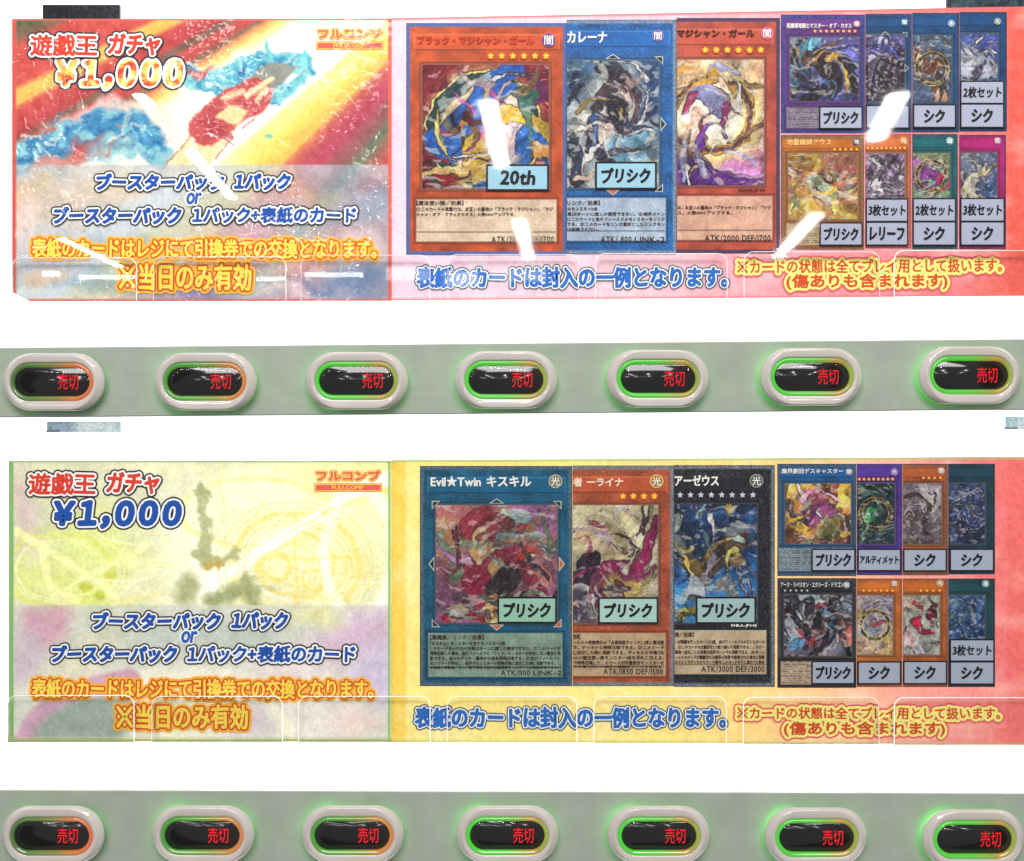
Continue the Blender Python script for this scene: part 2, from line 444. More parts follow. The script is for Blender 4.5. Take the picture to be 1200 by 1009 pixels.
def left_art_upper():
    A = Art(14, 22, 459, 353, 1.25, 1)
    X, Y = A.X, A.Y
    t = 826 + (X - 826) * 485 / (Y + 295)
    t = t + (fbm(t / 14, (X + Y) / 160, 2, 3) - .5) * 22
    keys = [(-420, u8(90, 100, 75)), (-330, u8(120, 100, 75)), (-290, u8(206, 84, 76)), (-165, u8(206, 86, 80)), (-142, u8(244, 196, 98)), (-115, u8(238, 182, 92)),
            (-98, u8(205, 88, 82)), (-45, u8(190, 72, 76)), (-22, u8(122, 98, 84)), (0, u8(205, 84, 80)), (22, u8(186, 80, 76)), (34, u8(124, 112, 88)),
            (48, u8(226, 130, 92)), (72, u8(250, 210, 120)), (110, u8(255, 250, 232)), (245, u8(255, 255, 248)), (268, u8(253, 236, 150)),
            (300, u8(246, 216, 106)), (334, u8(240, 186, 92)), (345, u8(196, 96, 92)), (376, u8(184, 74, 96)), (404, u8(150, 92, 92)), (424, u8(104, 122, 98)), (452, u8(200, 90, 84)), (520, u8(150, 80, 80))]
    ks = np.array([k[0] for k in keys]); kc = np.array([k[1] for k in keys])
    A.c = np.stack([np.interp(t, ks, kc[:, i]) for i in range(3)], -1)
    # pale cloud low left, then blue flames
    A.warp(16, 30, 4)
    A.blob(200, 185, 75, 42, u8(255, 248, 225), -20, .5, .95)
    A.blob(160, 150, 30, 14, u8(248, 214, 130), -25, .6, .8)
    A.warp(22, 26, 5)
    A.line([(10, 196), (60, 178), (100, 150), (160, 146), (190, 178)], 26, u8(240, 225, 215), 12, .8)
    A.line([(10, 190), (60, 172), (100, 148), (150, 150), (182, 180)], 19, u8(74, 148, 190), 9, 1, 14)
    A.line([(60, 196), (110, 170), (150, 180)], 10, u8(120, 190, 205), 8, .7)
    A.blob(92, 172, 22, 12, u8(196, 84, 80), -30, .5, .9)
    A.blob(70, 190, 30, 8, u8(225, 130, 110), -15, .5, .8)
    A.warp(12, 17, 4)
    A.line([(222, 92), (262, 100), (290, 74), (322, 66), (366, 78)], 19, u8(255, 246, 225), 8, .8, 10)
    A.line([(226, 90), (258, 98), (290, 78), (325, 72), (362, 80)], 13, u8(88, 176, 200), 5, 1, 9)
    A.line([(318, 72), (312, 50), (306, 46)], 4, u8(110, 205, 210), 3, 1, 1)
    A.line([(352, 78), (358, 60)], 5, u8(110, 215, 220), 3, 1, 1)
    A.line([(322, 110), (350, 96)], 9, u8(110, 200, 212), 4, 1)
    A.blob(236, 84, 12, 4, u8(196, 84, 82), -15, .5)
    n = fbm(A.x / 13 + A.y / 40, A.y / 9, 3, 4)
    blue = np.clip((A.c[..., 2] - A.c[..., 0]) * 5 - .6, 0, 1)
    A.mix(blue * np.clip((n - .5) * 7, 0, 1) * .75, u8(160, 214, 214)); A.mix(blue * np.clip((.44 - n) * 7, 0, 1) * .8, u8(44, 104, 156))
    rg = random.Random(4)
    for i in range(22):
        x_, y_ = (rg.uniform(20, 185), rg.uniform(146, 190)) if i < 14 else (rg.uniform(225, 360), rg.uniform(66, 104)); a_ = rg.uniform(-.9, .1); p_ = [(x_, y_)]
        for q in range(4): x_ += 7 * math.cos(a_); y_ += 7 * math.sin(a_); a_ += rg.uniform(-.6, .6); p_.append((x_, y_))
        A.line(p_, rg.uniform(1.2, 3), rg.choice([u8(60, 130, 176), u8(150, 214, 216), u8(246, 236, 214), u8(214, 110, 90)]), 1.5, .75, .2)
    # plain grey slab, red band and bare sleeve: generic shapes
    A.warp(2.5, 9, 3)
    A.poly([(282, 100), (316, 72), (350, 78), (322, 106), (308, 114)], u8(146, 148, 140), 3)
    A.poly([(180, 214), (228, 150), (268, 166), (226, 214)], u8(253, 226, 176), 4)
    A.line([(190, 200), (230, 152)], .8, u8(150, 100, 80), 1.2, .8)
    A.line([(252, 186), (272, 160)], .9, u8(150, 90, 80), 1.2, .8)
    A.line([(242, 150), (274, 124), (298, 112)], 21, u8(196, 84, 86), 3)
    A.poly([(252, 138), (268, 122), (292, 130), (278, 148)], u8(252, 214, 158), 3)
    A.line([(236, 140), (270, 160)], 3.5, u8(170, 60, 70), 3, .7)
    A.line([(290, 112), (318, 92)], 3.2, u8(253, 222, 172), 1.5); A.line([(300, 118), (312, 104)], 3.0, u8(250, 214, 164), 1.5)
    A.line([(262, 116), (285, 106)], 3.4, u8(244, 190, 150), 1.5)
    for p_ in ([(244, 152), (262, 160), (274, 172)], [(250, 142), (256, 132), (266, 122)], [(284, 150), (296, 140), (300, 126)], [(276, 118), (290, 122), (304, 118)], [(258, 152), (272, 146)]):
        A.line(p_, 1.2, u8(150, 50, 62), 1.4, .8, .4)
    for p_ in ([(248, 158), (266, 168)], [(262, 126), (272, 116)], [(290, 136), (304, 124)]): A.line(p_, 1.0, u8(240, 150, 140), 1.4, .8, .3)
    A.blob(316, 160, 5, 3, u8(130, 200, 180), 0, .4)
    # caption band, a pale blue-grey veil with cloudy colour under it
    A.warp(20, 40, 4)
    B = Art(14, 22, 459, 353, 1.25, 4); B.warp(24, 34, 4)
    B.c[:] = u8(184, 196, 206)
    for (cx, cy, rx, ry, c, a, al) in [(70, 235, 60, 34, u8(190, 168, 150), -20, .9), (140, 215, 40, 16, u8(205, 180, 150), -15, .8), (60, 300, 60, 26, u8(168, 168, 186), 0, .9),
            (62, 325, 26, 12, u8(196, 160, 130), 0, .9), (150, 290, 60, 14, u8(140, 166, 190), 10, .9), (230, 340, 70, 22, u8(128, 164, 200), 0, .9),
            (330, 300, 60, 26, u8(230, 200, 200), 20, .9), (360, 225, 60, 22, u8(226, 196, 160), 0, .7), (420, 215, 50, 12, u8(150, 160, 180), 10, .9), (430, 245, 50, 22, u8(140, 190, 220), -10, .9),
            (400, 335, 60, 24, u8(104, 164, 214), -10, .95), (300, 260, 60, 20, u8(206, 206, 206), 0, .8), (430, 300, 30, 18, u8(244, 246, 250), 0, .9), (250, 300, 36, 12, u8(245, 225, 215), 0, .8),
            (120, 335, 40, 12, u8(120, 150, 186), 0, .9), (24, 260, 18, 30, u8(226, 190, 180), 0, .8), (340, 345, 60, 9, u8(238, 240, 246), 0, .9)]:
        B.blob(cx, cy, rx, ry, c, a, .5, al)
    m = np.clip((Y - 193) / 1.5 + .5, 0, 1)[..., None]
    mixd = A.c * .30 + B.c * .70
    A.c = A.c * (1 - m) + mixd * m
    A.grain(.05, 2.2); A.grain(.06, 9, 3)
    A.rect(14, 22, 18.5, 360, u8(214, 84, 80)); A.rect(14, 21, 459, 24, u8(214, 110, 100)); A.rect(455, 22, 460, 353, u8(228, 104, 88)); A.rect(14, 350.5, 460, 354, u8(224, 100, 96))
    A.rect(18.5, 24, 20, 350, u8(190, 130, 90), a=.5)
    return A

def left_art_lower():
    A = Art(10, 540, 459, 869, 1.25, 6)
    X, Y = A.X, A.Y
    A.warp(26, 60, 4)
    A.c[:] = u8(236, 234, 204)
    for (cx, cy, rx, ry, c, a, al) in [(60, 600, 70, 60, u8(212, 214, 186), 20, .9), (30, 590, 16, 50, u8(214, 196, 196), 0, .8), (110, 640, 70, 30, u8(226, 232, 170), -20, .9), (200, 600, 60, 30, u8(214, 216, 196), 0, .8),
            (380, 600, 90, 60, u8(250, 246, 206), 0, .9), (300, 590, 50, 30, u8(252, 250, 226), 0, .8), (420, 560, 60, 20, u8(246, 240, 180), 0, .8), (220, 640, 30, 60, u8(250, 250, 226), 0, .9), (260, 670, 50, 26, u8(255, 255, 240), -25, 1),
            (400, 680, 60, 20, u8(240, 236, 190), 0, .9), (80, 690, 70, 20, u8(216, 222, 150), 20, .8)]:
        A.blob(cx, cy, rx, ry, c, a, .6, al)
    A.warp(5, 26, 3)
    g = u8(220, 222, 140); w = u8(246, 244, 196); o = u8(250, 226, 150)
    A.ring(70, 668, 62, 3.5, g, 3, .8, 44); A.ring(70, 668, 52, 1.5, w, 2, .8, 36)
    A.line([(20, 622), (80, 660), (140, 700)], 6, w, 4, .9, 2); A.line([(170, 640), (110, 672), (60, 700)], 5, w, 4, .9, 2); A.line([(50, 640), (60, 690), (90, 705)], 4, w, 4, .9)
    A.blob(100, 690, 8, 5, u8(196, 200, 100), 0, .4); A.blob(118, 698, 7, 5, u8(190, 196, 100), 0, .4); A.blob(128, 678, 8, 4, u8(206, 210, 120), 0, .4)
    A.ring(346, 662, 74, 4, o, 3, .7, 62); A.ring(346, 662, 46, 2, o, 2, .8, 38); A.line([(346, 605), (346, 716)], 2, o, 2, .7); A.line([(290, 655), (410, 652)], 2, o, 2, .7)
    A.ring(322, 664, 16, 3, o, 3, .8); A.ring(366, 680, 12, 2, o, 2, .7); A.ring(300, 600, 90, 5, u8(250, 232, 160), 5, .5, 40)
    A.line([(458, 560), (360, 610), (270, 670), (230, 700)], 10, u8(255, 255, 244), 6, .95, 4)
    A.line([(458, 574), (380, 600)], 4, u8(244, 226, 150), 4, .7)
    A.ring(420, 650, 40, 6, u8(255, 253, 236), 4, .9, 80)
    for i in range(26):      # thin rays and arcs
        a_ = i * .2417 + .1; r0, r1 = 80 + 20 * math.sin(i * 2.3), 150 + 60 * math.cos(i * 1.7)
        A.line([(262 + r0 * math.cos(a_), 668 + r0 * .8 * math.sin(a_)), (262 + r1 * math.cos(a_), 668 + r1 * .8 * math.sin(a_))], .9, u8(244, 232, 160) if i % 2 else u8(255, 255, 240), 1.5, .6)
    for q, rr_ in enumerate((30, 60, 66, 84, 92)): A.ring(346, 662, rr_, .9, o if q % 2 else g, 1.4, .6, rr_ * .82); A.ring(74, 668, rr_ * .8, .9, g, 1.4, .6, rr_ * .6)
    A.warp(7, 9, 3)
    dk = u8(178, 182, 144)
    A.line([(235, 572), (240, 604), (242, 656)], 4.5, dk, 4, .85, 7); A.line([(228, 578), (236, 570), (246, 582)], 3, dk, 3, .9)
    A.line([(232, 652), (262, 660), (276, 648)], 7, dk, 4, .9, 4); A.blob(219, 690, 14, 17, dk, 20, .5, .9); A.line([(246, 708), (270, 694), (288, 684), (298, 706)], 9, u8(162, 168, 130), 9, .9); A.line([(276, 690), (304, 672)], 3, dk, 3, .7, .5); A.line([(262, 660), (290, 640)], 1.5, dk, 2, .7, .3); A.line([(285, 690), (322, 690)], 3, dk, 3, .7, .5)
    A.blob(250, 662, 14, 6, u8(190, 170, 110), 0, .4)
    A.warp(14, 40, 4)
    B = Art(10, 540, 459, 869, 1.25, 2); B.warp(16, 36, 4)
    B.c[:] = u8(214, 214, 208)
    for (cx, cy, rx, ry, c, a, al) in [(110, 735, 90, 26, u8(196, 202, 192), 0, .9), (50, 735, 26, 22, u8(196, 150, 176), -30, .9), (30, 770, 22, 30, u8(196, 180, 200), 0, .9), (100, 765, 50, 16, u8(220, 216, 200), -30, .9), (250, 750, 100, 26, u8(184, 192, 190), 0, .9),
            (420, 745, 50, 26, u8(206, 180, 208), -20, .9), (445, 790, 30, 36, u8(204, 190, 224), 0, .9), (370, 725, 30, 14, u8(222, 222, 180), 0, .8), (210, 800, 60, 20, u8(240, 238, 226), 0, .9), (340, 790, 50, 30, u8(236, 224, 230), 0, .8),
            (380, 845, 60, 26, u8(240, 230, 232), 0, .9), (280, 850, 46, 18, u8(224, 206, 226), 0, .8), (330, 850, 12, 26, u8(250, 248, 226), -20, .9), (200, 862, 60, 10, u8(250, 244, 220), 0, .8), (420, 850, 30, 20, u8(236, 214, 214), 0, .8)]:
        B.blob(cx, cy, rx, ry, c, a, .5, al)
    B.warp(4, 30, 3)
    B.line([(20, 880), (60, 830), (110, 806), (150, 800)], 14, u8(196, 150, 184), 6, .9); B.line([(34, 880), (64, 842), (112, 816)], 2.2, u8(238, 226, 200), 2, .9)
    B.blob(96, 856, 60, 34, u8(146, 160, 156), -20, .15)
    m = np.clip((Y - 709) / 1.5 + .5, 0, 1)[..., None]
    A.c = A.c * (1 - m) + (A.c * .22 + B.c * .78) * m
    A.grain(.045, 2.2); A.grain(.05, 12, 3)
    A.c = np.clip(A.c.mean(-1, keepdims=True) + (A.c - A.c.mean(-1, keepdims=True)) * 1.22, 0, 1) ** 1.12
    G = u8(120, 170, 96)
    A.rect(10, 540, 15.5, 869, G, a=.9); A.rect(15.5, 540, 17, 869, u8(190, 200, 170), a=.8); A.rect(10, 539, 459, 541.8, u8(150, 186, 120), a=.9); A.rect(455, 540, 457, 869, u8(130, 190, 110)); A.rect(457, 540, 459, 869, u8(236, 226, 130))
    A.rect(10, 866, 459, 870, u8(160, 176, 110), a=.9); A.rect(10, 863.5, 459, 865, u8(200, 200, 150), a=.6)
    return A

def right_art(upper):
    if upper:
        A = Art(459, 8, 1212, 352, 2.2, 3)
        X, Y = A.X, A.Y
        # top edge climbs to the right
        A.Y = Y = np.where(True, (21 + (X - 459) * -.0181) + (Y - 8) / 344. * ((352 - (X - 459) * .0071) - (21 + (X - 459) * -.0181)), Y)
        A.x, A.y = A.X, A.Y
        t = np.clip((X - 459) / 720., 0, 1) + (fbm(X / 70, Y / 50, 2, 3) - .5) * .10
        ks = [0, .15, .35, .5, .65, .85, .98, 1.0]; kc = np.array([u8(240, 206, 222), u8(242, 204, 220), u8(244, 198, 212), u8(242, 178, 190), u8(240, 160, 168), u8(236, 132, 138), u8(232, 116, 112), u8(232, 108, 100)])
        A.c = np.stack([np.interp(t, ks, kc[:, i]) for i in range(3)], -1)
        A.mix(np.clip((X - 1180) / 2, 0, 1) * .9, u8(224, 96, 82))
        A.mix(np.clip((fbm(X / 40, Y / 26, 5, 3) - .5) * 3, 0, 1) * .35, u8(255, 240, 244))
        A.grain(.05, 4)
        A.mix(np.clip((24 - (X - 459) * .0181 - Y) / 1.5, 0, 1), u8(232, 104, 100)); A.mix(np.clip((Y - (349.5 - (X - 459) * .0071)) / 1.5, 0, 1), u8(232, 110, 112))
    else:
        A = Art(459, 537, 1212, 871, 2.2, 5)
        X, Y = A.X, A.Y
        A.Y = Y = (539 - (X - 459) * .0053) + (Y - 537) / 334. * ((869.5 + (X - 459) * .004) - (539 - (X - 459) * .0053))
        A.x, A.y = A.X, A.Y
        t = np.clip((X - 459) / 720., 0, 1) + (fbm(X / 70, Y / 50, 1, 3) - .5) * .08
        ks = [0, .4, .6, .72, .82, .92, 1.0]; kc = np.array([u8(254, 230, 140), u8(254, 228, 138), u8(254, 216, 140), u8(250, 196, 148), u8(246, 170, 150), u8(242, 144, 140), u8(234, 116, 114)])
        A.c = np.stack([np.interp(t, ks, kc[:, i]) for i in range(3)], -1)
        A.mix(np.clip((477 - X) / 1.5, 0, 1) * .9, u8(248, 206, 88))
        A.mix(np.clip((X - 1179) / 2, 0, 1) * .9, u8(230, 110, 108))
        A.mix(np.clip((fbm(X / 40, Y / 26, 5, 3) - .5) * 3, 0, 1) * .3, u8(255, 246, 214))
        A.grain(.045, 4)
        A.mix(np.clip((542 - (X - 459) * .0053 - Y) / 1.5, 0, 1), u8(180, 206, 130)); A.mix(np.clip((Y - (867 + (X - 459) * .004)) / 1.5, 0, 1), u8(172, 200, 120))
    return A

# layered inks
I_red = ink(c255(214, 62, 44)); I_white = ink(c255(252, 252, 250)); I_blackline = ink(c255(44, 48, 56))
I_blue = ink(c255(28, 82, 170)); I_blue2 = ink(c255(44, 110, 196)); I_or = ink(c255(40, 96, 180))
I_yel = ink(c255(250, 222, 84)); I_redline = ink(c255(214, 78, 40)); I_gold = ink(c255(252, 188, 62))
I_pale = ink(c255(254, 244, 140)); I_pinkred = ink(c255(232, 100, 104)); I_orange = ink(c255(214, 80, 36)); I_navyline = ink(c255(56, 78, 104))

def gold_mat():
    m, nt, b = new_mat('gold_red_ink'); b.inputs['Roughness'].default_value = .5; b.inputs['Specular IOR Level'].default_value = .15
    tc = nt.nodes.new('ShaderNodeTexCoord'); n = nt.nodes.new('ShaderNodeTexNoise'); n.inputs['Scale'].default_value = 95; n.inputs['Detail'].default_value = 2; n.inputs['Distortion'].default_value = .8
    nt.links.new(tc.outputs['Object'], n.inputs['Vector']); cr = nt.nodes.new('ShaderNodeValToRGB')
    el = cr.color_ramp.elements; el[0].position = .36; el[0].color = (*lin(c255(206, 62, 50)), 1); el[1].position = .66; el[1].color = (*lin(c255(255, 244, 200)), 1)
    for p, c in ((.44, c255(226, 110, 60)), (.50, c255(244, 190, 84)), (.58, c255(250, 226, 120))):
        x = el.new(p); x.color = (*lin(c), 1)
    nt.links.new(n.outputs['Fac'], cr.inputs['Fac']); nt.links.new(cr.outputs['Color'], b.inputs['Base Color']); return m
I_goldred = gold_mat()

def sign_text(E, O, dy, upper):
    """all the display lettering of one sign; boxes are photo px"""
    T = lambda *a, **k: text('lettering', *a, parent=E, origin=O, **k)
    d = D0 + .0008
    if upper:
        a = R(0)
        T('遊戯王', (36, 41, 113, 65), d, [(I_red, .85), (I_white, 3.0), (I_blackline, 5.0)], jit=.03, seed=3)
        T('ガチャ', (127, 40, 187, 64), d, [(I_red, 1.1), (I_white, 3.2), (I_blackline, 5.2)], jit=.05, seed=4, shear=.12)
        T('￥１，０００', (68, 71, 213, 103), d - .0004, [(I_goldred, 1.9), (I_white, 4.4), (I_blackline, 6.6)], jit=.03, seed=5, shear=.10, gap=.26)
        T('ブースターパック', (114, 204, 262, 222), d, [(I_blue, 1.15), (I_white, 3.0), (I_blackline, 4.8)], jit=.06, seed=6, shear=.15)
        T('１パック', (275, 204, 340, 222), d, [(I_blue, 1.15), (I_white, 3.0), (I_blackline, 4.8)], jit=.06, seed=7, shear=.15)
        T('or', (219, 226, 236, 239), d + .0003, [(I_or, .7), (I_white, 2.4)], seed=8, shear=.2)
        T('ブースターパック', (64, 243, 212, 262), d, [(I_blue, 1.15), (I_white, 3.0), (I_blackline, 4.8)], jit=.06, seed=9, shear=.15)
        T('１パック+表紙のカード', (226, 243, 417, 261), d + .00005, [(I_blue, .85), (I_white, 2.9), (I_blackline, 4.8)], jit=.05, seed=10, shear=.08)
        T('表紙のカードはレジにて引換券での交換となります。', (38, 280, 441, 303), d, [(I_yel, .7), (I_redline, 2.4), (I_gold, 5.0)], jit=.04, seed=11, ang=R(.2))
        T('※当日のみ有効', (140, 309, 294, 340), d + .00008, [(I_yel, .9), (I_redline, 2.8), (I_gold, 5.4)], jit=.03, seed=12)
        T('表紙のカードは封入の一例となります。', (489, 313, 852, 337), d, [(I_blue2, 1.1), (I_white, 2.6), (I_navyline, 4.0)], jit=.05, seed=13, ang=R(-.15))
        T('※カードの状態は全てプレイ用として扱います。', (864, 304, 1174, 320), d, [(I_orange, .4), (I_pale, 3.6), (I_pinkred, 5.6)], jit=.05, seed=14, ang=R(-.4), res=2)
        T('(傷ありも含まれます)', (922, 321, 1110, 339), d + .00008, [(I_orange, .6), (I_pale, 3.6), (I_pinkred, 5.6)], jit=.03, seed=15, ang=R(-.3), res=2)
    else:
        T('遊戯王', (34, 555, 111, 579), d, [(I_red, .85), (I_white, 3.0), (I_blackline, 5.0)], jit=.03, seed=3)
        T('ガチャ', (125, 554, 186, 578), d, [(I_red, 1.1), (I_white, 3.2), (I_blackline, 5.2)], jit=.05, seed=4, shear=.12)
        T('￥１，０００', (65, 588, 211, 618), d - .0004, [(I_blue, 2.2), (I_white, 4.4), (I_blackline, 6.4)], jit=.02, seed=5, shear=.14, gap=.26)
        T('ブースターパック', (110, 718, 258, 737), d, [(I_blue, 1.15), (I_white, 3.0), (I_blackline, 4.8)], jit=.06, seed=6, shear=.15)
        T('１パック', (272, 718, 337, 737), d, [(I_blue, 1.15), (I_white, 3.0), (I_blackline, 4.8)], jit=.06, seed=7, shear=.15)
        T('or', (213, 740, 231, 753), d + .0003, [(I_or, .7), (I_white, 2.4)], seed=8, shear=.2)
        T('ブースターパック', (62, 757, 207, 776), d, [(I_blue, 1.15), (I_white, 3.0), (I_blackline, 4.8)], jit=.06, seed=9, shear=.15)
        T('１パック+表紙のカード', (220, 757, 416, 776), d + .00005, [(I_blue, .85), (I_white, 2.9), (I_blackline, 4.8)], jit=.05, seed=10, shear=.08)
        T('表紙のカードはレジにて引換券での交換となります。', (38, 796, 437, 819), d, [(I_yel, .7), (I_redline, 2.4), (I_gold, 5.0)], jit=.04, seed=11, ang=R(.1))
        T('※当日のみ有効', (137, 826, 290, 854), d + .00008, [(I_yel, .9), (I_redline, 2.8), (I_gold, 5.4)], jit=.03, seed=12)
        T('表紙のカードは封入の一例となります。', (487, 829, 850, 853), d, [(I_blue2, 1.1), (I_white, 2.6), (I_navyline, 4.0)], jit=.05, seed=13)
        T('※カードの状態は全てプレイ用として扱います。', (864, 829, 1172, 843), d, [(I_orange, .4), (I_pale, 3.6), (I_pinkred, 5.6)], jit=.05, seed=14, res=2, ang=R(.1))
        T('(傷ありも含まれます)', (919, 846, 1107, 863), d + .00008, [(I_orange, .6), (I_pale, 3.6), (I_pinkred, 5.6)], jit=.03, seed=15, res=2)
    # shop logo: katakana over a bar
    x0, y0 = (370, 31) if upper else (368, 549)
    I_lr = ink(c255(226, 96, 84)); I_ly = ink(c255(250, 206, 100)); I_lo = ink(c255(224, 140, 60))
    text('logo', 'フルコンプ', (x0 + 3, y0 + 3, x0 + 77, y0 + 13.5), d, [(I_lr, .5), (I_ly, 1.7), (I_lo, 2.3)], E, O, seed=20, shear=-.05)
    V, Fc = box_px(x0 + .2, y0 + 17.2, x0 + 79.8, y0 + 27.2, d - .0006, d - .0004); b0 = mk('logo_bar', V, Fc, I_lo, E, O)
    V, Fc = box_px(x0 + 1, y0 + 18, x0 + 79, y0 + 26.4, d - .0004, d - .0003); mk('bar_border', V, Fc, I_ly, b0, O)
    V, Fc = box_px(x0 + 2.2, y0 + 19.2, x0 + 77.8, y0 + 25.4, d - .0003, d - .0002); mk('bar_fill', V, Fc, I_lr, b0, O)
    text('bar_lettering', 'FULLCOMP', (x0 + 21, y0 + 20.0, x0 + 58, y0 + 24.6), d, [(I_yel, .05)], b0, O, res=2, seed=21)

# ---- cards ---------------------------------------------------------------------------------
def frame_raster(x0, y0, x1, y1, base, rim, foil, step=1.0, seed=0, art=None, tb=None, tbc=None, name=True, rows=0, clipL=False, dark_rim=True):
    A = Art(x0, y0, x1, y1, step, seed % 8)
    b = np.asarray(base)
    A.c[:] = b
    n = fbm(A.X / 14, A.Y / 14, seed, 4)
    A.c = A.c * (0.72 + .56 * n[..., None])
    bright = np.clip((fbm(A.X / 30, A.Y / 22, seed + 2, 3) - .5) * 3, 0, 1)
    A.mix(bright * .25, np.clip(b * 1.35 + .08, 0, 1))
    rw = 4.5 if x1 - x0 > 70 else 2.2
    e = np.minimum(np.minimum(A.X - x0 if not clipL else A.X * 0 + 99, x1 - A.X), np.minimum(A.Y - y0, y1 - A.Y))
    A.mix(np.clip((rw - e) / 1.0 + .5, 0, 1), rim)
    if foil > 0:
        A.mix(np.clip((rw * 1.5 - e) / rw, 0, 1) * (np.random.default_rng(seed).random(A.X.shape) > .55) * .5 * min(1, foil), u8(200, 205, 215))
        A.speck(.22 * foil, .75, u8(215, 220, 225)); A.speck(.22 * foil, .78, u8(30, 30, 45), 3)
    if dark_rim: A.mix(np.clip((1.0 - e) / 1.0 + .3, 0, 1) * .45, u8(40, 40, 60))
    if art:
        ax0, ay0, ax1, ay1 = art
        m = 2.2
        A.rect(ax0 - m - 1, ay0 - m - 1, ax1 + m + 1, ay1 + m + 1, np.clip(b * .45, 0, 1), a=.8); A.rect(ax0 - m, ay0 - m, ax1 + m, ay1 + m, np.clip(b * .5 + .28, 0, 1), a=.8)
    if tb:
        tx0, ty0, tx1, ty1 = tb
        A.rect(tx0 - 3, ty0 - 3, tx1 + 3, ty1 + 3, b * .55, 1, .7); A.rect(tx0 - 1.6, ty0 - 1.6, tx1 + 1.6, ty1 + 1.6, np.clip(b * .7 + .2, 0, 1), 1, .8)
    return A

def picture(x0, y0, x1, y1, step, bg, ops, seed, draw=(9, .55, .35, 5), foil=0, warp=(5, 14)):
    """generic swirl of painted ribbons in the card's palette; ops use 0..1 coordinates of the picture"""
    A = Art(x0, y0, x1, y1, step, seed % 8); w = x1 - x0; h = y1 - y0; rg = random.Random(seed * 13 + 5)
    u = (A.X - x0) / w; v = (A.Y - y0) / h
    A.grad(bg[0], bg[1], np.clip(v + (fbm(A.X / 20, A.Y / 20, seed, 3) - .5) * 1.2, 0, 1))
    A.warp(warp[0] * 1.1, warp[1], 4)
    tw = rg.choice((-1, 1)) * rg.uniform(.8, 1.15); UX, UY = A.x, A.y; cx, cy = x0 + .5 * w, y0 + .5 * h
    rr = np.hypot((A.x - cx) / w, (A.y - cy) / h); an = tw * np.exp(-(rr / .42) ** 2)
    dx, dy = A.x - cx, A.y - cy; A.x = cx + dx * np.cos(an) - dy * np.sin(an); A.y = cy + dx * np.sin(an) + dy * np.cos(an)
    pal = [bg[0], bg[1]]
    for o in ops:
        k = o[0]
        c = o[5] if k in 'br' else o[3]
        pal.append(c)
        if k == 'b': A.blob(x0 + o[1] * w, y0 + o[2] * h, o[3] * w, o[4] * h, o[5], o[6] if len(o) > 6 else 0, o[7] if len(o) > 7 else .18)
        elif k == 's': A.line([(x0 + p * w, y0 + q * h) for p, q in o[1]], o[2] * w, o[3], 1.2, 1, (o[4] * w) if len(o) > 4 else None)
        elif k == 'r': A.ring(x0 + o[1] * w, y0 + o[2] * h, o[3] * w, o[4] * w, o[5], 1.2, 1)
    mode = seed % 4
    if mode == 0:       # rays
        th = np.arctan2(UY - cy, UX - cx); q = fbm(th * 3.2, rr * .6, seed, 3)
        A.mix(np.clip((q - .55) * 9, 0, 1) * np.clip(rr * 2, 0, 1) * .6, np.clip(np.asarray(bg[1]) * 1.3 + .2, 0, 1)); A.mix(np.clip((.43 - q) * 9, 0, 1) * np.clip(rr * 2, 0, 1) * .5, np.asarray(bg[0]) * .5)
    elif mode == 1:     # splinters
        pts = np.array([(x0 + rg.random() * w, y0 + rg.random() * h, rg.uniform(.62, 1.45), rg.uniform(.5, 2)) for _ in range(46)])
        dd = np.stack([np.hypot((A.X - a) * e, A.Y - b) for a, b, _, e in pts], 0); ix = dd.argmin(0); ds = np.sort(dd, 0)
        A.c = np.clip(A.c * pts[ix, 2][..., None], 0, 1); A.mix(np.clip(1.2 - (ds[1] - ds[0]), 0, 1) * .15, np.array([.95, .93, .9]))
    elif mode == 2:     # ring band with small dark marks
        q = np.hypot(A.X - cx, A.Y - cy); R0 = w * .40; th = np.arctan2(A.Y - cy, A.X - cx); on = np.clip((w * .045 - abs(q - R0)) + .5, 0, 1)
        A.mix(on, np.clip(np.asarray(bg[0]) * .4 + np.array([.42, .36, .14]), 0, 1)); A.mix(on * (vn(th * 9, q / (w * .03), seed) > .52) * .75, np.asarray(bg[1]) * .35)
        A.mix(np.clip(1.4 - abs(abs(q - R0) - w * .05), 0, 1), np.array([.96, .86, .5]))
    # sweeping ribbons over it, in the same colours, lighter or darker
    nrib = 26 if w > 70 else 14
    for i in range(nrib):
        c = np.clip(np.asarray(rg.choice(pal)) * rg.uniform(.55, 1.35) + rg.uniform(-.05, .08), 0, 1)
        a = rg.uniform(0, 6.28); px_, py_ = x0 + rg.random() * w, y0 + rg.random() * h; pts = [(px_, py_)]; tn = rg.uniform(-.5, .5)
        for q in range(5): px_ += math.cos(a) * w * .085; py_ += math.sin(a) * w * .085; a += tn; pts.append((px_, py_))
        A.line(pts, w * rg.uniform(.012, .05), c, 1.0, rg.uniform(.75, 1), 0)
    # cel-like steps of light and dark, fine hatching, then drawn contours where colours meet
    n = fbm(A.x / (w * .16), A.y / (w * .16), seed + 1, 4); st = np.floor(n * 7) / 7
    A.c = np.clip(A.c * (.62 + .8 * st[..., None]), 0, 1)
    hx = fbm((A.X + A.Y * .6) / 2.2, (A.Y - A.X * .6) / 11, seed + 2, 2)
    A.c = np.clip(A.c + (hx[..., None] - .5) * .20, 0, 1)
    L = A.c.mean(-1); gy, gx = np.gradient(L); g = np.hypot(gx, gy)
    A.mix(np.clip((g - .045) * 9, 0, 1) * .75, np.array([.13, .09, .13]))
    hi = np.clip((fbm(A.x / (w * .1), A.y / (w * .03 + 1), seed + 4, 3) - .62) * 12, 0, 1)
    A.mix(hi * .55, np.array([.97, .94, .9]))
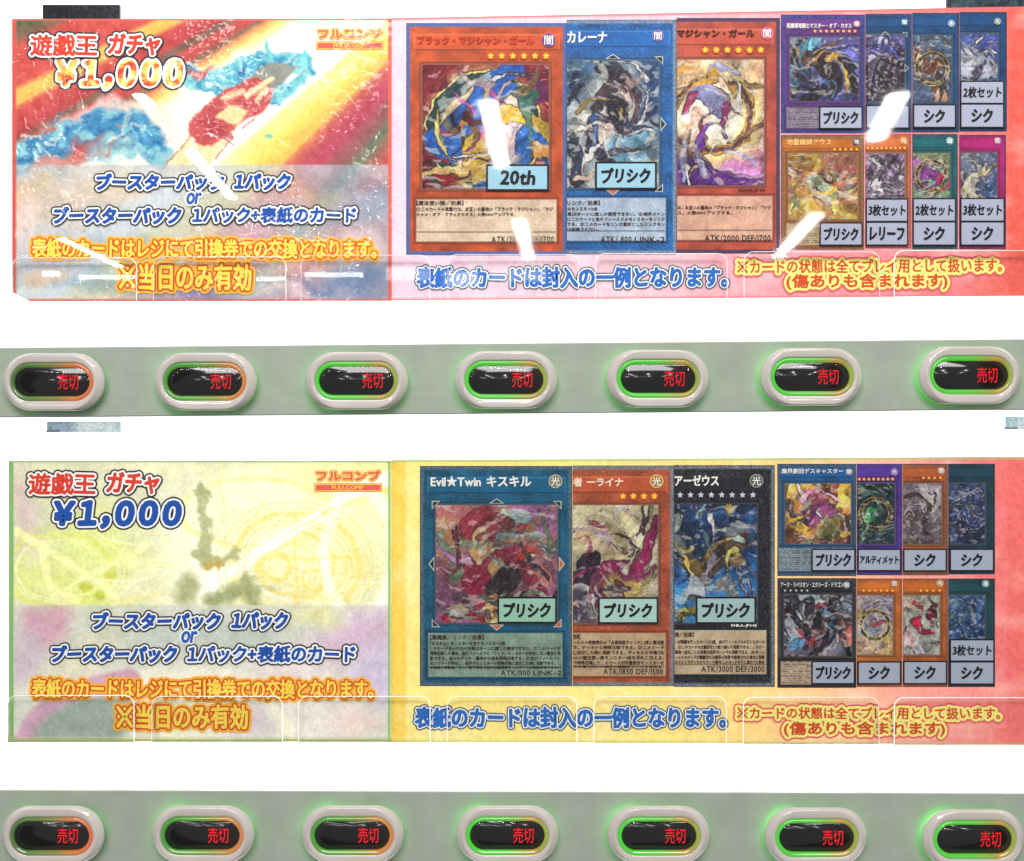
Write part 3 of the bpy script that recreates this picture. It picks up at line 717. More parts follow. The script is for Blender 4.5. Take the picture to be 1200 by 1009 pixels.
    A.grain(.07, 3, 2)
    if foil: A.speck(.35 * foil, .72, u8(225, 228, 235)); A.speck(.35 * foil, .76, u8(30, 28, 45), 4)
    return A

I_name_d = ink(c255(70, 36, 24), 'dark_ink'); I_name_w = ink(c255(232, 232, 226), 'pale_ink'); I_txt = ink(c255(58, 40, 36), 'text_ink')
I_star = ink(c255(252, 206, 70), 'star_ink'); I_disc = ink(c255(206, 96, 30), 'star_disc_ink'); I_grey_star = ink(c255(196, 206, 206), 'pale_star_ink')

def star(E, O, cx, cy, r, d, mats=None, kind='level_star'):
    V = []; Fc = []; fm = []
    n = 14
    V += [P(cx + r * math.cos(i * 2 * math.pi / n), cy + r * math.sin(i * 2 * math.pi / n), d) for i in range(n)]; Fc.append(list(range(n))[::-1]); fm.append(0)
    b = len(V)
    V += [P(cx + (r * .9 if i % 2 == 0 else r * .42) * math.sin(i * math.pi / 5), cy - (r * .9 if i % 2 == 0 else r * .42) * math.cos(i * math.pi / 5), d + .00015) for i in range(10)]
    V.append(P(cx, cy, d + .00018)); c = len(V) - 1
    for i in range(10): Fc.append([b + i, c, b + (i + 1) % 10]); fm.append(1)
    return mk(kind, [tuple(v) for v in V], Fc, list(mats or (I_disc, I_star)), E, O, fmat=fm)

def disc(name, E, O, cx, cy, r, d, mat, n=20):
    V = [tuple(P(cx + r * math.cos(i * 2 * math.pi / n), cy + r * math.sin(i * 2 * math.pi / n), d)) for i in range(n)]
    return mk(name, V, [list(range(n))[::-1]], mat, E, O)

def attribute(card, O, ch, cx, cy, r, bgc, d):
    disc('symbol_rim', card, O, cx, cy, r, d, ink(tuple(np.clip(np.array(bgc) * 1.1 + .25, 0, 1)), 'symbol_rim_ink'))
    disc('symbol_disc', card, O, cx, cy, r * .88, d + .0001, ink(bgc, 'symbol_ink'))
    text('symbol_character', ch, (cx - r * .62, cy - r * .64, cx + r * .62, cy + r * .64), d + .0003, [(I_white, .05)], card, O, res=2)

def arrows(card, O, art, d, hot, visible_left=True, s=1.0):
    """eight pointers round the picture; hot ones are orange"""
    x0, y0, x1, y1 = art; cx = (x0 + x1) / 2; cy = (y0 + y1) / 2; k = 9 * s; g = 4 * s
    T = {'n': [(cx - k, y0 - g + 2), (cx, y0 - g - 4 * s), (cx + k, y0 - g + 2)], 's': [(cx - k, y1 + g - 2), (cx + k, y1 + g - 2), (cx, y1 + g + 5 * s)],
         'e': [(x1 + g - 2, cy - k), (x1 + g + 5 * s, cy), (x1 + g - 2, cy + k)], 'w': [(x0 - g + 2, cy - k), (x0 - g + 2, cy + k), (x0 - g - 5 * s, cy)],
         'nw': [(x0 - g - 1, y0 - g - 1), (x0 - g + k, y0 - g - 1), (x0 - g - 1, y0 - g + k)], 'ne': [(x1 + g + 1, y0 - g - 1), (x1 + g + 1, y0 - g + k), (x1 + g - k, y0 - g - 1)],
         'sw': [(x0 - g - 1, y1 + g + 1), (x0 - g - 1, y1 + g - k), (x0 - g + k, y1 + g + 1)], 'se': [(x1 + g + 1, y1 + g + 1), (x1 + g - k, y1 + g + 1), (x1 + g + 1, y1 + g - k)]}
    for key, t in T.items():
        if not visible_left and 'w' in key: continue
        mx = sum(p[0] for p in t) / 3; my = sum(p[1] for p in t) / 3
        t2 = [(mx + (x - mx) * .68, my + (y - my) * .68) for x, y in t]
        V = [tuple(P(x, y, d)) for x, y in t] + [tuple(P(x, y, d + .0001)) for x, y in t2]
        def orient(f):
            a, b, c = [(t + t2)[i] for i in f]
            return f if (b[0] - a[0]) * (c[1] - a[1]) - (b[1] - a[1]) * (c[0] - a[0]) < 0 else f[::-1]
        mk('arrow_mark', V, [orient([0, 1, 2]), orient([3, 4, 5])], [ink(c255(186, 190, 180), 'arrow_rim_ink'), ink(c255(206, 96, 60), 'hot_arrow_ink') if key in hot else ink(c255(30, 50, 64), 'dark_arrow_ink')], card, O, fmat=[0, 1])

def price_label(E, O, s, box, d, paper=c255(176, 206, 218), border=1.8, seed=1):
    x0, y0, x1, y1 = box
    V, Fc = box_px(x0, y0, x1, y1, d - .0004, d); L = mk('price_label', V, Fc, ink(c255(26, 24, 34), 'label_border_ink'), E, O)
    V, Fc = box_px(x0 + border, y0 + border, x1 - border, y1 - border, d, d + .0001); mk('label_field', V, Fc, ink(paper, 'label_field_ink', .04), L, O)
    w, h = x1 - x0, y1 - y0; n = len(s)
    wid = {'シク': .46, 'プリシク': .78, 'レリーフ': .80, '20th': .55, '2枚セット': .86, '3枚セット': .86, 'アルティメット': .88}.get(s, .8)
    hh = .52 if n < 5 else .46
    if s == 'アルティメット': hh = .34
    cx, cy = (x0 + x1) / 2, (y0 + y1) / 2
    st = (h * .026 if n < 5 else h * .016)
    text('label_lettering', s, (cx - w * wid / 2, cy - h * hh / 2, cx + w * wid / 2, cy + h * hh / 2), d + .0003, [(M_black, st)], L, O, jit=.05, seed=seed, res=2, nd=6, shear=.08)
    return L

def big_card(E, O, box, art, tb, base, rim, foil, bg, ops, tbc, title, tcol, attr, stars, body, foot, seed, clipL=False, hot=None, code=None, draw=(11, .5, .35, 5), starkind=0, pfoil=0, tcx=None):
    x0, y0, x1, y1 = box
    A = frame_raster(x0, y0, x1, y1, base, rim, foil, 1.0, seed, art, tb, clipL=clipL)
    nb = (x0 + (9 if not clipL else 0), y0 + 13, x1 - 8, y0 + 32)
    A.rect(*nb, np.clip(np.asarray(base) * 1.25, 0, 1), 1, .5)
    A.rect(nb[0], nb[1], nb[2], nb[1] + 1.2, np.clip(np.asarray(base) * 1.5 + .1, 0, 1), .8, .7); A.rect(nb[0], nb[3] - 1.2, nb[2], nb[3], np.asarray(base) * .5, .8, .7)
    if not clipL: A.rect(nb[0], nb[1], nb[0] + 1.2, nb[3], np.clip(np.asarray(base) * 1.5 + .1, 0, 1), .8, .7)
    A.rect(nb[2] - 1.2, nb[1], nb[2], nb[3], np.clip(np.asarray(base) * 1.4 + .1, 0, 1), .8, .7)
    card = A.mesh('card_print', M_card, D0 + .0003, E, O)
    pic = picture(*art, .85, bg, ops, {21: 31, 34: 40}.get(seed, seed), draw, pfoil)
    pic.mesh('artwork', M_card, D0 + .0005, card, O)
    B = Art(*tb, 1.6, seed % 8); B.c[:] = np.asarray(tbc); B.grain(.10, 12, 3); B.grain(.05, 2)
    if foil: B.speck(.10 * foil, .7, u8(120, 110, 110))
    B.rect(tb[0] + 1, tb[3] - 11.6, tb[2] - 1, tb[3] - 10.4, np.asarray(tbc) * .45, .8, .8)
    B.mesh('text_box', M_card, D0 + .0005, card, O)
    d = D0 + .0008
    text('card_title', title[0], title[1], d, [(tcol, .45)], card, O, res=2, seed=seed)
    attribute(card, O, attr[0], *attr[1], attr[2], attr[3], d)
    for sx, sy in stars: star(card, O, sx, sy, 4.4, d, (I_disc, I_star) if not starkind else (ink(c255(34, 36, 48), 'star_back_ink'), I_grey_star))
    if hot is not None: arrows(card, O, art, D0 + .0006, hot, not clipL)
    for ln, bx in body: text('body_text', ln, bx, d, [(I_txt, .12)], card, O, res=1, seed=seed, nd=4)
    for ln, bx in foot: text('points_text', ln, bx, d, [(I_txt, .12)], card, O, res=2, seed=seed, nd=5, gap=.13)
    if code: text('code_text', code[0], code[1], d, [(tcol if starkind else I_name_d, .15)], card, O, res=1, nd=4)
    return card

def small_card(E, O, box, art, base, rim, bg, ops, seed, tbc=None, tb=None, nstars=0, sbox=None, title=None, tcol=None, attr=None, draw=(7, .55, .4, 5), foil=.4, scol=0, arrow=False, clipL=True):
    x0, y0, x1, y1 = box
    A = frame_raster(x0, y0, x1, y1, base, rim, foil, 1.1, seed, art, tb, clipL=clipL, dark_rim=True)
    A.rect(x0 + 2, y0 + 6, x1 - 4, y0 + 16, np.clip(np.asarray(base) * 1.2 + .03, 0, 1), 1, .5); A.rect(x0 + 2, y0 + 15.2, x1 - 4, y0 + 16.2, np.asarray(base) * .5, 1, .6)
    card = A.mesh('card_print', M_card, D0 + .0003, E, O)
    picture(*art, .8, bg, ops, seed, draw, foil * .5, (4, 10)).mesh('artwork', M_card, D0 + .0005, card, O)
    d = D0 + .0008
    if tb:
        B = Art(*tb, .8, seed % 8); B.c[:] = np.asarray(tbc); B.grain(.08, 8, 3)
        rowp = (B.Y - tb[1]) % 2.7 ; on = (rowp < 1.3) & (vn(B.X / 1.1, np.floor((B.Y - tb[1]) / 2.7) * 3.7, seed) > .40) & (B.X > tb[0] + 1.5)
        B.mix(on * .55, u8(60, 50, 56)); B.mesh('text_box', M_card, D0 + .0005, card, O)
    if title: text('card_title', title[0], title[1], d, [(tcol, .12)], card, O, res=1, seed=seed, nd=5)
    if attr: attribute(card, O, attr[0], *attr[1], attr[2], attr[3], d)
    if nstars:
        sx0, sx1, sy = sbox
        for i in range(nstars): star(card, O, sx0 + (sx1 - sx0) * i / max(1, nstars - 1), sy, 2.0, d, (I_disc, I_star) if not scol else (ink(c255(34, 36, 48), 'star_back_ink'), I_grey_star))
    if arrow: arrows(card, O, art, D0 + .0006, '', False, .55)
    return card

NV = u8(40, 34, 70); OR = u8(198, 84, 44); BL = u8(28, 96, 168); CRM = u8(238, 214, 186); TE = u8(22, 92, 128)
def upper_cards(E, O):
    B = 'b'; Sx = 's'; r_ = 'r'
    big_card(E, O, (476, 27, 664, 299), (495, 76, 643, 221), (488, 234, 652, 283), OR, u8(84, 110, 176), .25,
        (u8(130, 28, 44), u8(120, 30, 48)), [(B, .48, .50, .44, .46, u8(226, 206, 120), 0, .2), (r_, .48, .52, .40, .055, u8(34, 66, 70)), (r_, .48, .52, .46, .012, u8(236, 214, 130)),
        (B, .5, .55, .33, .36, u8(222, 202, 214), 0, .2), (Sx, [(.12, .52), (.34, .38), (.62, .30), (.80, .10)], .13, u8(38, 98, 190), .08), (Sx, [(.16, .60), (.3, .48), (.5, .40), (.78, .30)], .07, u8(46, 110, 200), .05), (Sx, [(.2, .40), (.40, .36), (.5, .42)], .02, u8(224, 150, 60)),
        (Sx, [(.62, .18), (.70, .30), (.72, .44)], .016, u8(176, 70, 160)), (Sx, [(.20, .36), (.40, .42), (.26, .56), (.22, .7)], .012, u8(176, 60, 150)), (Sx, [(.34, .55), (.30, .75), (.36, .95)], .10, u8(222, 184, 70), .05), (Sx, [(.66, .52), (.82, .60), (.98, .66)], .08, u8(222, 182, 66), .07),
        (B, .50, .64, .12, .14, u8(238, 200, 196)), (Sx, [(.68, .76), (.84, .72), (.98, .84)], .07, u8(40, 110, 200)), (B, .20, .80, .09, .11, u8(214, 176, 110)), (r_, .20, .80, .055, .012, u8(120, 80, 50)), (B, .08, .88, .10, .12, u8(140, 30, 40)), (Sx, [(.35, .95), (.6, .93)], .05, u8(40, 90, 170)), (B, .9, .4, .06, .12, u8(50, 90, 80), 20)],
        CRM, ('ブラック・マジシャン・ガール', (489, 42, 626, 52)), ink(c255(186, 58, 40), 'foil_red_ink'), ('闇', (643, 47), 8.2, c255(74, 40, 100)),
        [(575 + i * 13.0, 65.5) for i in range(6)],
        [('【魔法使い族／効果】', (488, 235, 543, 240.5)), ('①：このカードの攻撃力は、お互いの墓地の「ブラック・マジシャン」「マジ', (488, 242.5, 648, 247.5)), ('シャン・オブ・ブラックカオス」の数×300アップする。', (488, 249, 604, 253.5))],
        [('ATK/2000 DEF/1700', (576, 277, 649, 284))], 21, draw=(16, .35, .25, 4))
    big_card(E, O, (664, 23, 793, 298), (664.5, 71, 772, 220), (664.5, 232, 780, 282), BL, u8(104, 140, 176), 1.0,
        (u8(60, 110, 160), u8(205, 214, 200)), [(B, .75, .25, .35, .25, u8(32, 70, 130)), (B, .35, .5, .3, .5, u8(226, 224, 206), 10, .3), (B, .8, .55, .2, .2, u8(110, 170, 200)), (r_, .8, .52, .14, .02, u8(220, 230, 226)),
        (Sx, [(.30, .12), (.22, .35), (.30, .60)], .08, u8(78, 54, 62), .03), (Sx, [(.42, .10), (.60, .20), (.66, .45)], .06, u8(84, 58, 66), .03), (Sx, [(.25, .12), (.48, .16)], .09, u8(44, 28, 48)), (B, .42, .24, .09, .07, u8(244, 206, 186)),
        (Sx, [(.38, .38), (.50, .46)], .12, u8(36, 30, 48)), (Sx, [(.40, .36), (.48, .42)], .02, u8(222, 180, 70)), (Sx, [(.46, .56), (.42, .62)], .09, u8(240, 204, 182)), (Sx, [(.36, .72), (.54, .74)], .10, u8(40, 36, 56)), (Sx, [(.30, .74), (.26, .98)], .07, u8(230, 230, 226)), (Sx, [(.05, .70), (.22, .80), (.20, .96)], .08, u8(40, 42, 54))],
        u8(188, 206, 226), ('カレーナ', (665, 37, 711, 50)), I_name_w, ('闇', (771, 42), 6.8, c255(84, 70, 130)), [],
        [('リンク／効果】', (665, 235, 703, 240.5)), ('のモンスター2体', (665, 242.5, 700, 247)), ('果は1ターンに1度しか使用できない。①：相手メイン', (665, 248.5, 779, 253)), ('にこのカードと自分フィールドのモンスターをリンク', (665, 254.5, 779, 259)), ('する。②：このカードをリンク素材としたリンクモン', (665, 260.5, 779, 265)), ('は破壊されない。', (665, 266.5, 702, 271))],
        [('ATK/ 800', (704, 277, 740, 283.5)), ('LINK-2', (744, 277.5, 779, 283.5))], 34, True, 's', draw=(8, .6, .5, 6), pfoil=.5)
    big_card(E, O, (793, 21, 914, 297), (793.5, 70, 895, 217), (793.5, 230, 905, 281), u8(190, 84, 66), u8(80, 60, 96), .15,
        (u8(226, 178, 130), u8(130, 60, 130)), [(B, .5, .45, .55, .45, u8(250, 226, 160), 0, .3), (r_, .38, .48, .44, .05, u8(214, 160, 80)), (r_, .38, .48, .44, .02, u8(120, 70, 90)), (B, .36, .5, .34, .24, u8(252, 240, 220)), (r_, .38, .48, .5, .01, u8(250, 230, 150)),
        (B, .9, .86, .14, .16, u8(224, 150, 210)), (B, .5, .92, .5, .1, u8(92, 44, 130)), (Sx, [(.22, .12), (.34, .06), (.6, .10)], .05, u8(150, 150, 190), .02), (Sx, [(.1, .3), (.22, .14), (.42, .26)], .05, u8(196, 150, 70)), (B, .27, .22, .07, .05, u8(250, 214, 190)),
        (Sx, [(.16, .38), (.36, .42)], .12, u8(150, 150, 196)), (Sx, [(.42, .38), (.52, .5)], .06, u8(170, 60, 120), .02), (Sx, [(.08, .40), (.10, .52)], .04, u8(170, 60, 110)), (Sx, [(.22, .55), (.22, .74)], .05, u8(236, 186, 160)), (Sx, [(.34, .55), (.40, .74)], .05, u8(236, 186, 160)), (Sx, [(.20, .76), (.16, .96)], .055, u8(150, 156, 206)), (Sx, [(.44, .74), (.48, .92)], .055, u8(150, 156, 206))],
        u8(232, 184, 160), ('マジシャン・ガール', (793.5, 34.5, 884, 43.5)), I_name_d, ('闇', (899, 39), 7.2, c255(180, 60, 100)), [(826.5 + i * 13.0, 58.5) for i in range(6)],
        [('は、お互いの墓地の「ブラック・マジシャン」「マジ', (794, 241, 903, 245.5)), ('ス」の数×300アップする。', (794, 247, 858, 251.5))],
        [('ATK/2000 DEF/1700', (826, 275.5, 903, 282.5))], 47, True, draw=(12, .4, .25, 4), code=('HC01-JP011', (866, 221.5, 896, 225)))
    # small cards, upper row
    small_card(E, O, (915, 17, 1013.5, 156), (926, 44, 1006, 118), u8(96, 50, 130), u8(44, 60, 140), (u8(96, 160, 180), u8(70, 70, 120)), [(B, .8, .25, .3, .3, u8(90, 90, 160)), (Sx, [(.1, .5), (.3, .75), (.2, .95)], .09, u8(36, 34, 44)), (Sx, [(.45, .3), (.55, .6), (.5, .9)], .16, u8(44, 36, 44), .1), (Sx, [(.4, .2), (.5, .4)], .08, u8(120, 90, 80), .02), (Sx, [(.62, .45), (.78, .42), (.8, .7), (.7, .9)], .06, u8(206, 160, 60)), (Sx, [(.85, .5), (.9, .9)], .08, u8(40, 36, 50)), (Sx, [(.62, .2), (.5, .35)], .04, u8(180, 140, 90), .01)], 3,
        u8(150, 140, 160), (922, 126, 1006, 150), 8, (955, 1002, 36.5), ('超魔導竜騎士マスター・オブ・カオス', (922, 27, 998, 33)), I_name_w, ('闇', (1004, 28), 4, c255(150, 80, 90)), clipL=False)
    small_card(E, O, (1014, 16, 1068.5, 155), (1014.5, 41, 1060, 119), u8(24, 70, 120), u8(30, 70, 110), (u8(70, 70, 140), u8(40, 34, 60)), [(B, .7, .6, .5, .5, u8(44, 30, 50)), (Sx, [(.1, .3), (.5, .2), (.9, .35)], .06, u8(70, 80, 170), .02), (Sx, [(.1, .45), (.25, .7), (.15, .95)], .12, u8(150, 140, 170), .05), (Sx, [(.35, .5), (.5, .75)], .07, u8(180, 170, 190)), (B, .15, .12, .2, .1, u8(130, 130, 190))], 5, attr=('闇', (1060, 26), 4, c255(50, 90, 110)), arrow=True)
    small_card(E, O, (1069, 15, 1124, 155), (1070, 42, 1115, 119), u8(20, 74, 126), u8(24, 60, 100), (u8(70, 96, 120), u8(80, 92, 130)), [(B, .25, .3, .3, .2, u8(170, 170, 180)), (Sx, [(.3, .3), (.5, .5), (.3, .8)], .25, u8(112, 70, 48), .14), (B, .35, .28, .12, .08, u8(236, 200, 176)), (Sx, [(.6, .45), (.85, .6)], .12, u8(130, 80, 50)), (Sx, [(.45, .7), (.6, .82)], .16, u8(60, 60, 60)), (Sx, [(.4, .9), (.44, 1.0)], .10, u8(226, 170, 120)), (Sx, [(.65, .9), (.7, 1.0)], .09, u8(226, 170, 120)), (Sx, [(.7, .1), (.85, .05)], .03, u8(220, 230, 236))], 6, attr=('水', (1115, 27.5), 4, c255(120, 150, 170)))
    small_card(E, O, (1124.5, 14, 1180, 154), (1126, 40, 1169, 95), u8(20, 72, 124), u8(20, 50, 90), (u8(70, 76, 160), u8(70, 120, 170)), [(B, .25, .6, .4, .45, u8(186, 190, 206)), (Sx, [(.35, .4), (.7, .1)], .04, u8(226, 232, 244), .06), (Sx, [(.55, .5), (.98, .45)], .04, u8(226, 232, 244), .06), (B, .7, .8, .3, .2, u8(170, 176, 196)), (r_, .3, .7, .08, .03, u8(70, 80, 120)), (r_, .28, .88, .08, .03, u8(70, 80, 120))], 7, attr=('光', (1169, 25), 4, c255(110, 130, 120)))
    # lower row
    small_card(E, O, (915, 158, 1012.5, 292.5), (924, 180, 1005, 257), u8(196, 110, 40), u8(150, 100, 60), (u8(200, 130, 110), u8(196, 150, 60)), [(B, .2, .25, .22, .22, u8(196, 140, 60)), (B, .75, .25, .25, .2, u8(224, 130, 110)), (r_, .45, .75, .35, .02, u8(236, 206, 90)), (r_, .45, .75, .25, .015, u8(236, 206, 90)), (Sx, [(.45, .3), (.45, .55)], .1, u8(120, 60, 50)), (B, .45, .32, .07, .07, u8(246, 206, 176)), (Sx, [(.3, .5), (.5, .5), (.68, .45)], .07, u8(150, 176, 150)), (Sx, [(.25, .62), (.5, .66), (.7, .6)], .06, u8(206, 206, 190)), (B, .85, .35, .07, .12, u8(190, 180, 170)), (B, .45, .87, .3, .08, u8(222, 180, 60))], 12,
        u8(206, 180, 140), (922, 262, 1006, 287), 5, (978, 1004, 175), ('地霊媒師アウス', (922, 163, 974, 170)), ink(c255(240, 206, 130), 'gold_title_ink'), ('地', (1004, 166), 4.6, c255(60, 50, 40)), clipL=False)
    small_card(E, O, (1014, 157, 1067.5, 291), (1014.5, 180, 1060, 232), u8(210, 110, 60), u8(190, 100, 90), (u8(120, 100, 130), u8(150, 130, 160)), [(Sx, [(.05, .2), (.3, .5), (.1, .9)], .06, u8(224, 220, 234), .03), (Sx, [(.2, .8), (.55, .7), (.95, .3)], .06, u8(216, 212, 226), .02), (Sx, [(.4, .85), (.8, .75), (.98, .55)], .05, u8(220, 216, 230), .02), (B, .75, .2, .3, .12, u8(90, 70, 100)), (Sx, [(.3, .95), (.9, .95)], .04, u8(210, 206, 220))], 13, None, None, 9, (1017, 1060, 173.5), ('超', (1015, 161, 1022, 168)), ink(c255(200, 40, 90), 'magenta_title_ink'), ('光', (1059, 165), 4.4, c255(200, 130, 50)), scol=0)
    small_card(E, O, (1069, 157, 1122.5, 292), (1070, 179.5, 1113, 232), u8(24, 96, 104), u8(30, 90, 90), (u8(150, 150, 110), u8(120, 160, 120)), [(B, .35, .5, .35, .32, u8(150, 70, 160)), (B, .2, .2, .2, .14, u8(190, 120, 196)), (B, .75, .75, .3, .18, u8(200, 40, 90)), (Sx, [(.1, .7), (.4, .85)], .06, u8(230, 180, 230), .02), (Sx, [(.5, .1), (.95, .35)], .04, u8(210, 190, 120)), (B, .25, .9, .1, .08, u8(240, 230, 220)), (B, .8, .55, .1, .06, u8(120, 200, 160))], 14, attr=('魔', (1113, 165), 4.2, c255(110, 160, 150)))
    small_card(E, O, (1124, 158, 1179, 292), (1126, 179, 1168, 232), u8(170, 30, 110), u8(120, 40, 80), (u8(110, 124, 150), u8(70, 80, 120)), [(Sx, [(.2, .95), (.45, .5), (.5, .2)], .14, u8(214, 204, 176), .06), (Sx, [(.5, .95), (.6, .6)], .16, u8(196, 190, 160), .06), (Sx, [(.5, .4), (.95, .1)], .07, u8(206, 190, 140), .02), (Sx, [(.1, .3), (.4, .4)], .05, u8(180, 186, 190)), (B, .88, .7, .12, .3, u8(60, 90, 140))], 15, attr=('罠', (1169, 165), 4.2, c255(150, 80, 120)))
    d = D0 + .0012
    big = c255(150, 194, 212); sm = c255(166, 172, 192)
    price_label(E, O, '20th', (569.7, 192.5, 643.3, 223.7), d, big, 2.2, 1)
    price_label(E, O, 'プリシク', (697.5, 189.5, 769.7, 222), d, big, 2.2, 2)
    for i, (s, b) in enumerate([('プリシク', (960, 124.5, 1011, 151.3)), ('シク', (1014.5, 123, 1066, 150.8)), ('シク', (1070, 122, 1120.5, 150)), ('シク', (1125.3, 121.2, 1177, 150)), ('2枚セット', (1125.3, 94.5, 1177, 121.9)),
                                ('プリシク', (960.5, 260.5, 1011, 288)), ('レリーフ', (1014.5, 259.7, 1064.5, 288)), ('3枚セット', (1014.5, 232.5, 1064.5, 260.2)), ('シク', (1069.5, 259.3, 1120.5, 288)), ('2枚セット', (1069.5, 232, 1120.5, 260)), ('シク', (1125.3, 259.3, 1177.5, 288)), ('3枚セット', (1125.3, 231.8, 1177.5, 260))]):
        price_label(E, O, s, b, d + .00003 * (i % 3), sm, 1.6, 10 + i)

def lower_cards(E, O):
    B = 'b'; Sx = 's'; r_ = 'r'
    big_card(E, O, (492, 546, 670.5, 804), (511, 592, 653, 730), (502, 742, 659, 793), TE, u8(60, 96, 120), .7,
        (u8(186, 110, 110), u8(150, 90, 130)), [(B, .15, .2, .2, .16, u8(214, 150, 110)), (B, .85, .2, .2, .2, u8(170, 110, 160)), (Sx, [(.30, .45), (.20, .75), (.05, .95)], .12, u8(160, 36, 66), .05), (Sx, [(.62, .35), (.66, .65), (.82, .9)], .13, u8(150, 44, 70), .08), (Sx, [(.40, .12), (.50, .08), (.60, .25)], .11, u8(156, 50, 66), .06),
        (B, .49, .21, .07, .08, u8(226, 176, 120)), (Sx, [(.44, .34), (.52, .36)], .08, u8(226, 176, 120)), (Sx, [(.44, .44), (.56, .46)], .05, u8(176, 60, 80)), (Sx, [(.48, .52), (.48, .58)], .08, u8(220, 170, 110)), (Sx, [(.38, .64), (.52, .66)], .09, u8(56, 44, 50)), (Sx, [(.32, .72), (.32, .96)], .045, u8(222, 170, 100)), (Sx, [(.42, .74), (.42, .96)], .04, u8(80, 72, 70)),
        (Sx, [(.78, .18), (.70, .30), (.88, .36)], .09, u8(150, 180, 180), .05), (B, .82, .28, .05, .05, u8(166, 70, 70)), (Sx, [(.86, .40), (.95, .50)], .05, u8(160, 186, 180)), (Sx, [(.1, .2), (.2, .4), (.12, .5)], .05, u8(130, 150, 120), .03), (B, .76, .56, .09, .05, u8(206, 60, 44), -20), (B, .77, .585, .07, .025, u8(240, 220, 180), -20), (B, .12, .85, .06, .1, u8(170, 160, 130)), (B, .92, .65, .08, .1, u8(220, 130, 110))],
        u8(150, 178, 158), ('Evil★Twin キスキル', (505, 558, 622, 570)), I_name_w, ('光', (651, 564), 8, c255(126, 120, 96)), [],
        [('【悪魔族／リンク／効果】', (504, 744, 567, 750)), ('「キスキル」モンスターを含むモンスター2体', (504, 751.5, 592, 756.5)), ('このカード名の①②の効果は1ターンに1度しか使用できない。①：このカードが', (504, 757.5, 657, 762.2)), ('特殊召喚した場合、自分フィールドに「リィラ」モンスターが存在しない場合に発', (504, 763.3, 657, 768)), ('動できる。自分のデッキ・墓地から1体を特殊召喚する。②：自分フィールドに', (504, 769.1, 657, 773.8)), ('モンスターが存在し、相手がモンスターの特殊召喚に成功した時に発動できる。こ', (504, 774.9, 657, 779.6)), ('の効果の発動後、ターン終了時まで自分は悪魔族モンスターしか特殊召喚できない', (504, 780.5, 657, 784.0))],
        [('ATK/1100', (587, 785.5, 621, 791.5)), ('LINK-2', (625, 785.8, 658, 791.3))], 51, False, 'se', draw=(9, .55, .4, 6), pfoil=.5)
    big_card(E, O, (671, 545.5, 790, 804), (671.5, 592, 771, 730), (671.5, 742, 780, 792), u8(186, 84, 50), u8(120, 130, 140), 1.0,
        (u8(216, 206, 160), u8(110, 96, 110)), [(B, .5, .4, .6, .45, u8(228, 216, 170), 0, .4), (Sx, [(.45, .75), (.62, .50), (.92, .10)], .20, u8(150, 34, 84), .07), (Sx, [(.6, .6), (.95, .42)], .08, u8(150, 34, 84), .02), (Sx, [(.35, .7), (.7, .88)], .10, u8(120, 50, 80), .05), (Sx, [(.1, .35), (.3, .3), (.4, .5)], .14, u8(196, 176, 130), .07), (B, .22, .47, .09, .07, u8(240, 206, 170)), (Sx, [(.2, .62), (.2, .85)], .14, u8(52, 40, 58), .1), (Sx, [(.12, .78), (.3, .8)], .04, u8(226, 216, 210)), (B, .75, .65, .2, .14, u8(206, 176, 90)), (B, .1, .9, .2, .12, u8(90, 84, 110))],
        u8(214, 184, 146), ('者 ーライナ', (672, 560, 730, 570)), ink(c255(240, 214, 190), 'pale_title_ink'), ('光', (769.5, 564), 8, c255(160, 130, 60)), [(730 + i * 12.3, 581.5) for i in range(4)],
        [('効果】', (672, 743, 680, 749)), ('ールドの表側表示の「占星術姫ウィンナ」1体と魔法族', (672, 750.5, 778, 755.2)), ('す。デッキから特殊召喚できる。②：このカード', (672, 756.5, 778, 761.2)), ('に成功した時に発動できる。デッキから守備力15', (672, 762.5, 778, 767.2)), ('00の魔法使い族モンスター1体を手札に加える。', (672, 768.5, 778, 773.2)), ('で特殊召喚したこのカードが守備表示モンスターを', (672, 774.5, 778, 779.2)), ('た守備力分だけ相手に戦闘ダメージを与える。', (672, 779.9, 778, 783.0))],
        [('ATK/1850 DEF/1500', (707, 783.8, 777, 790.2))], 63, True, draw=(9, .5, .3, 5), pfoil=.4)
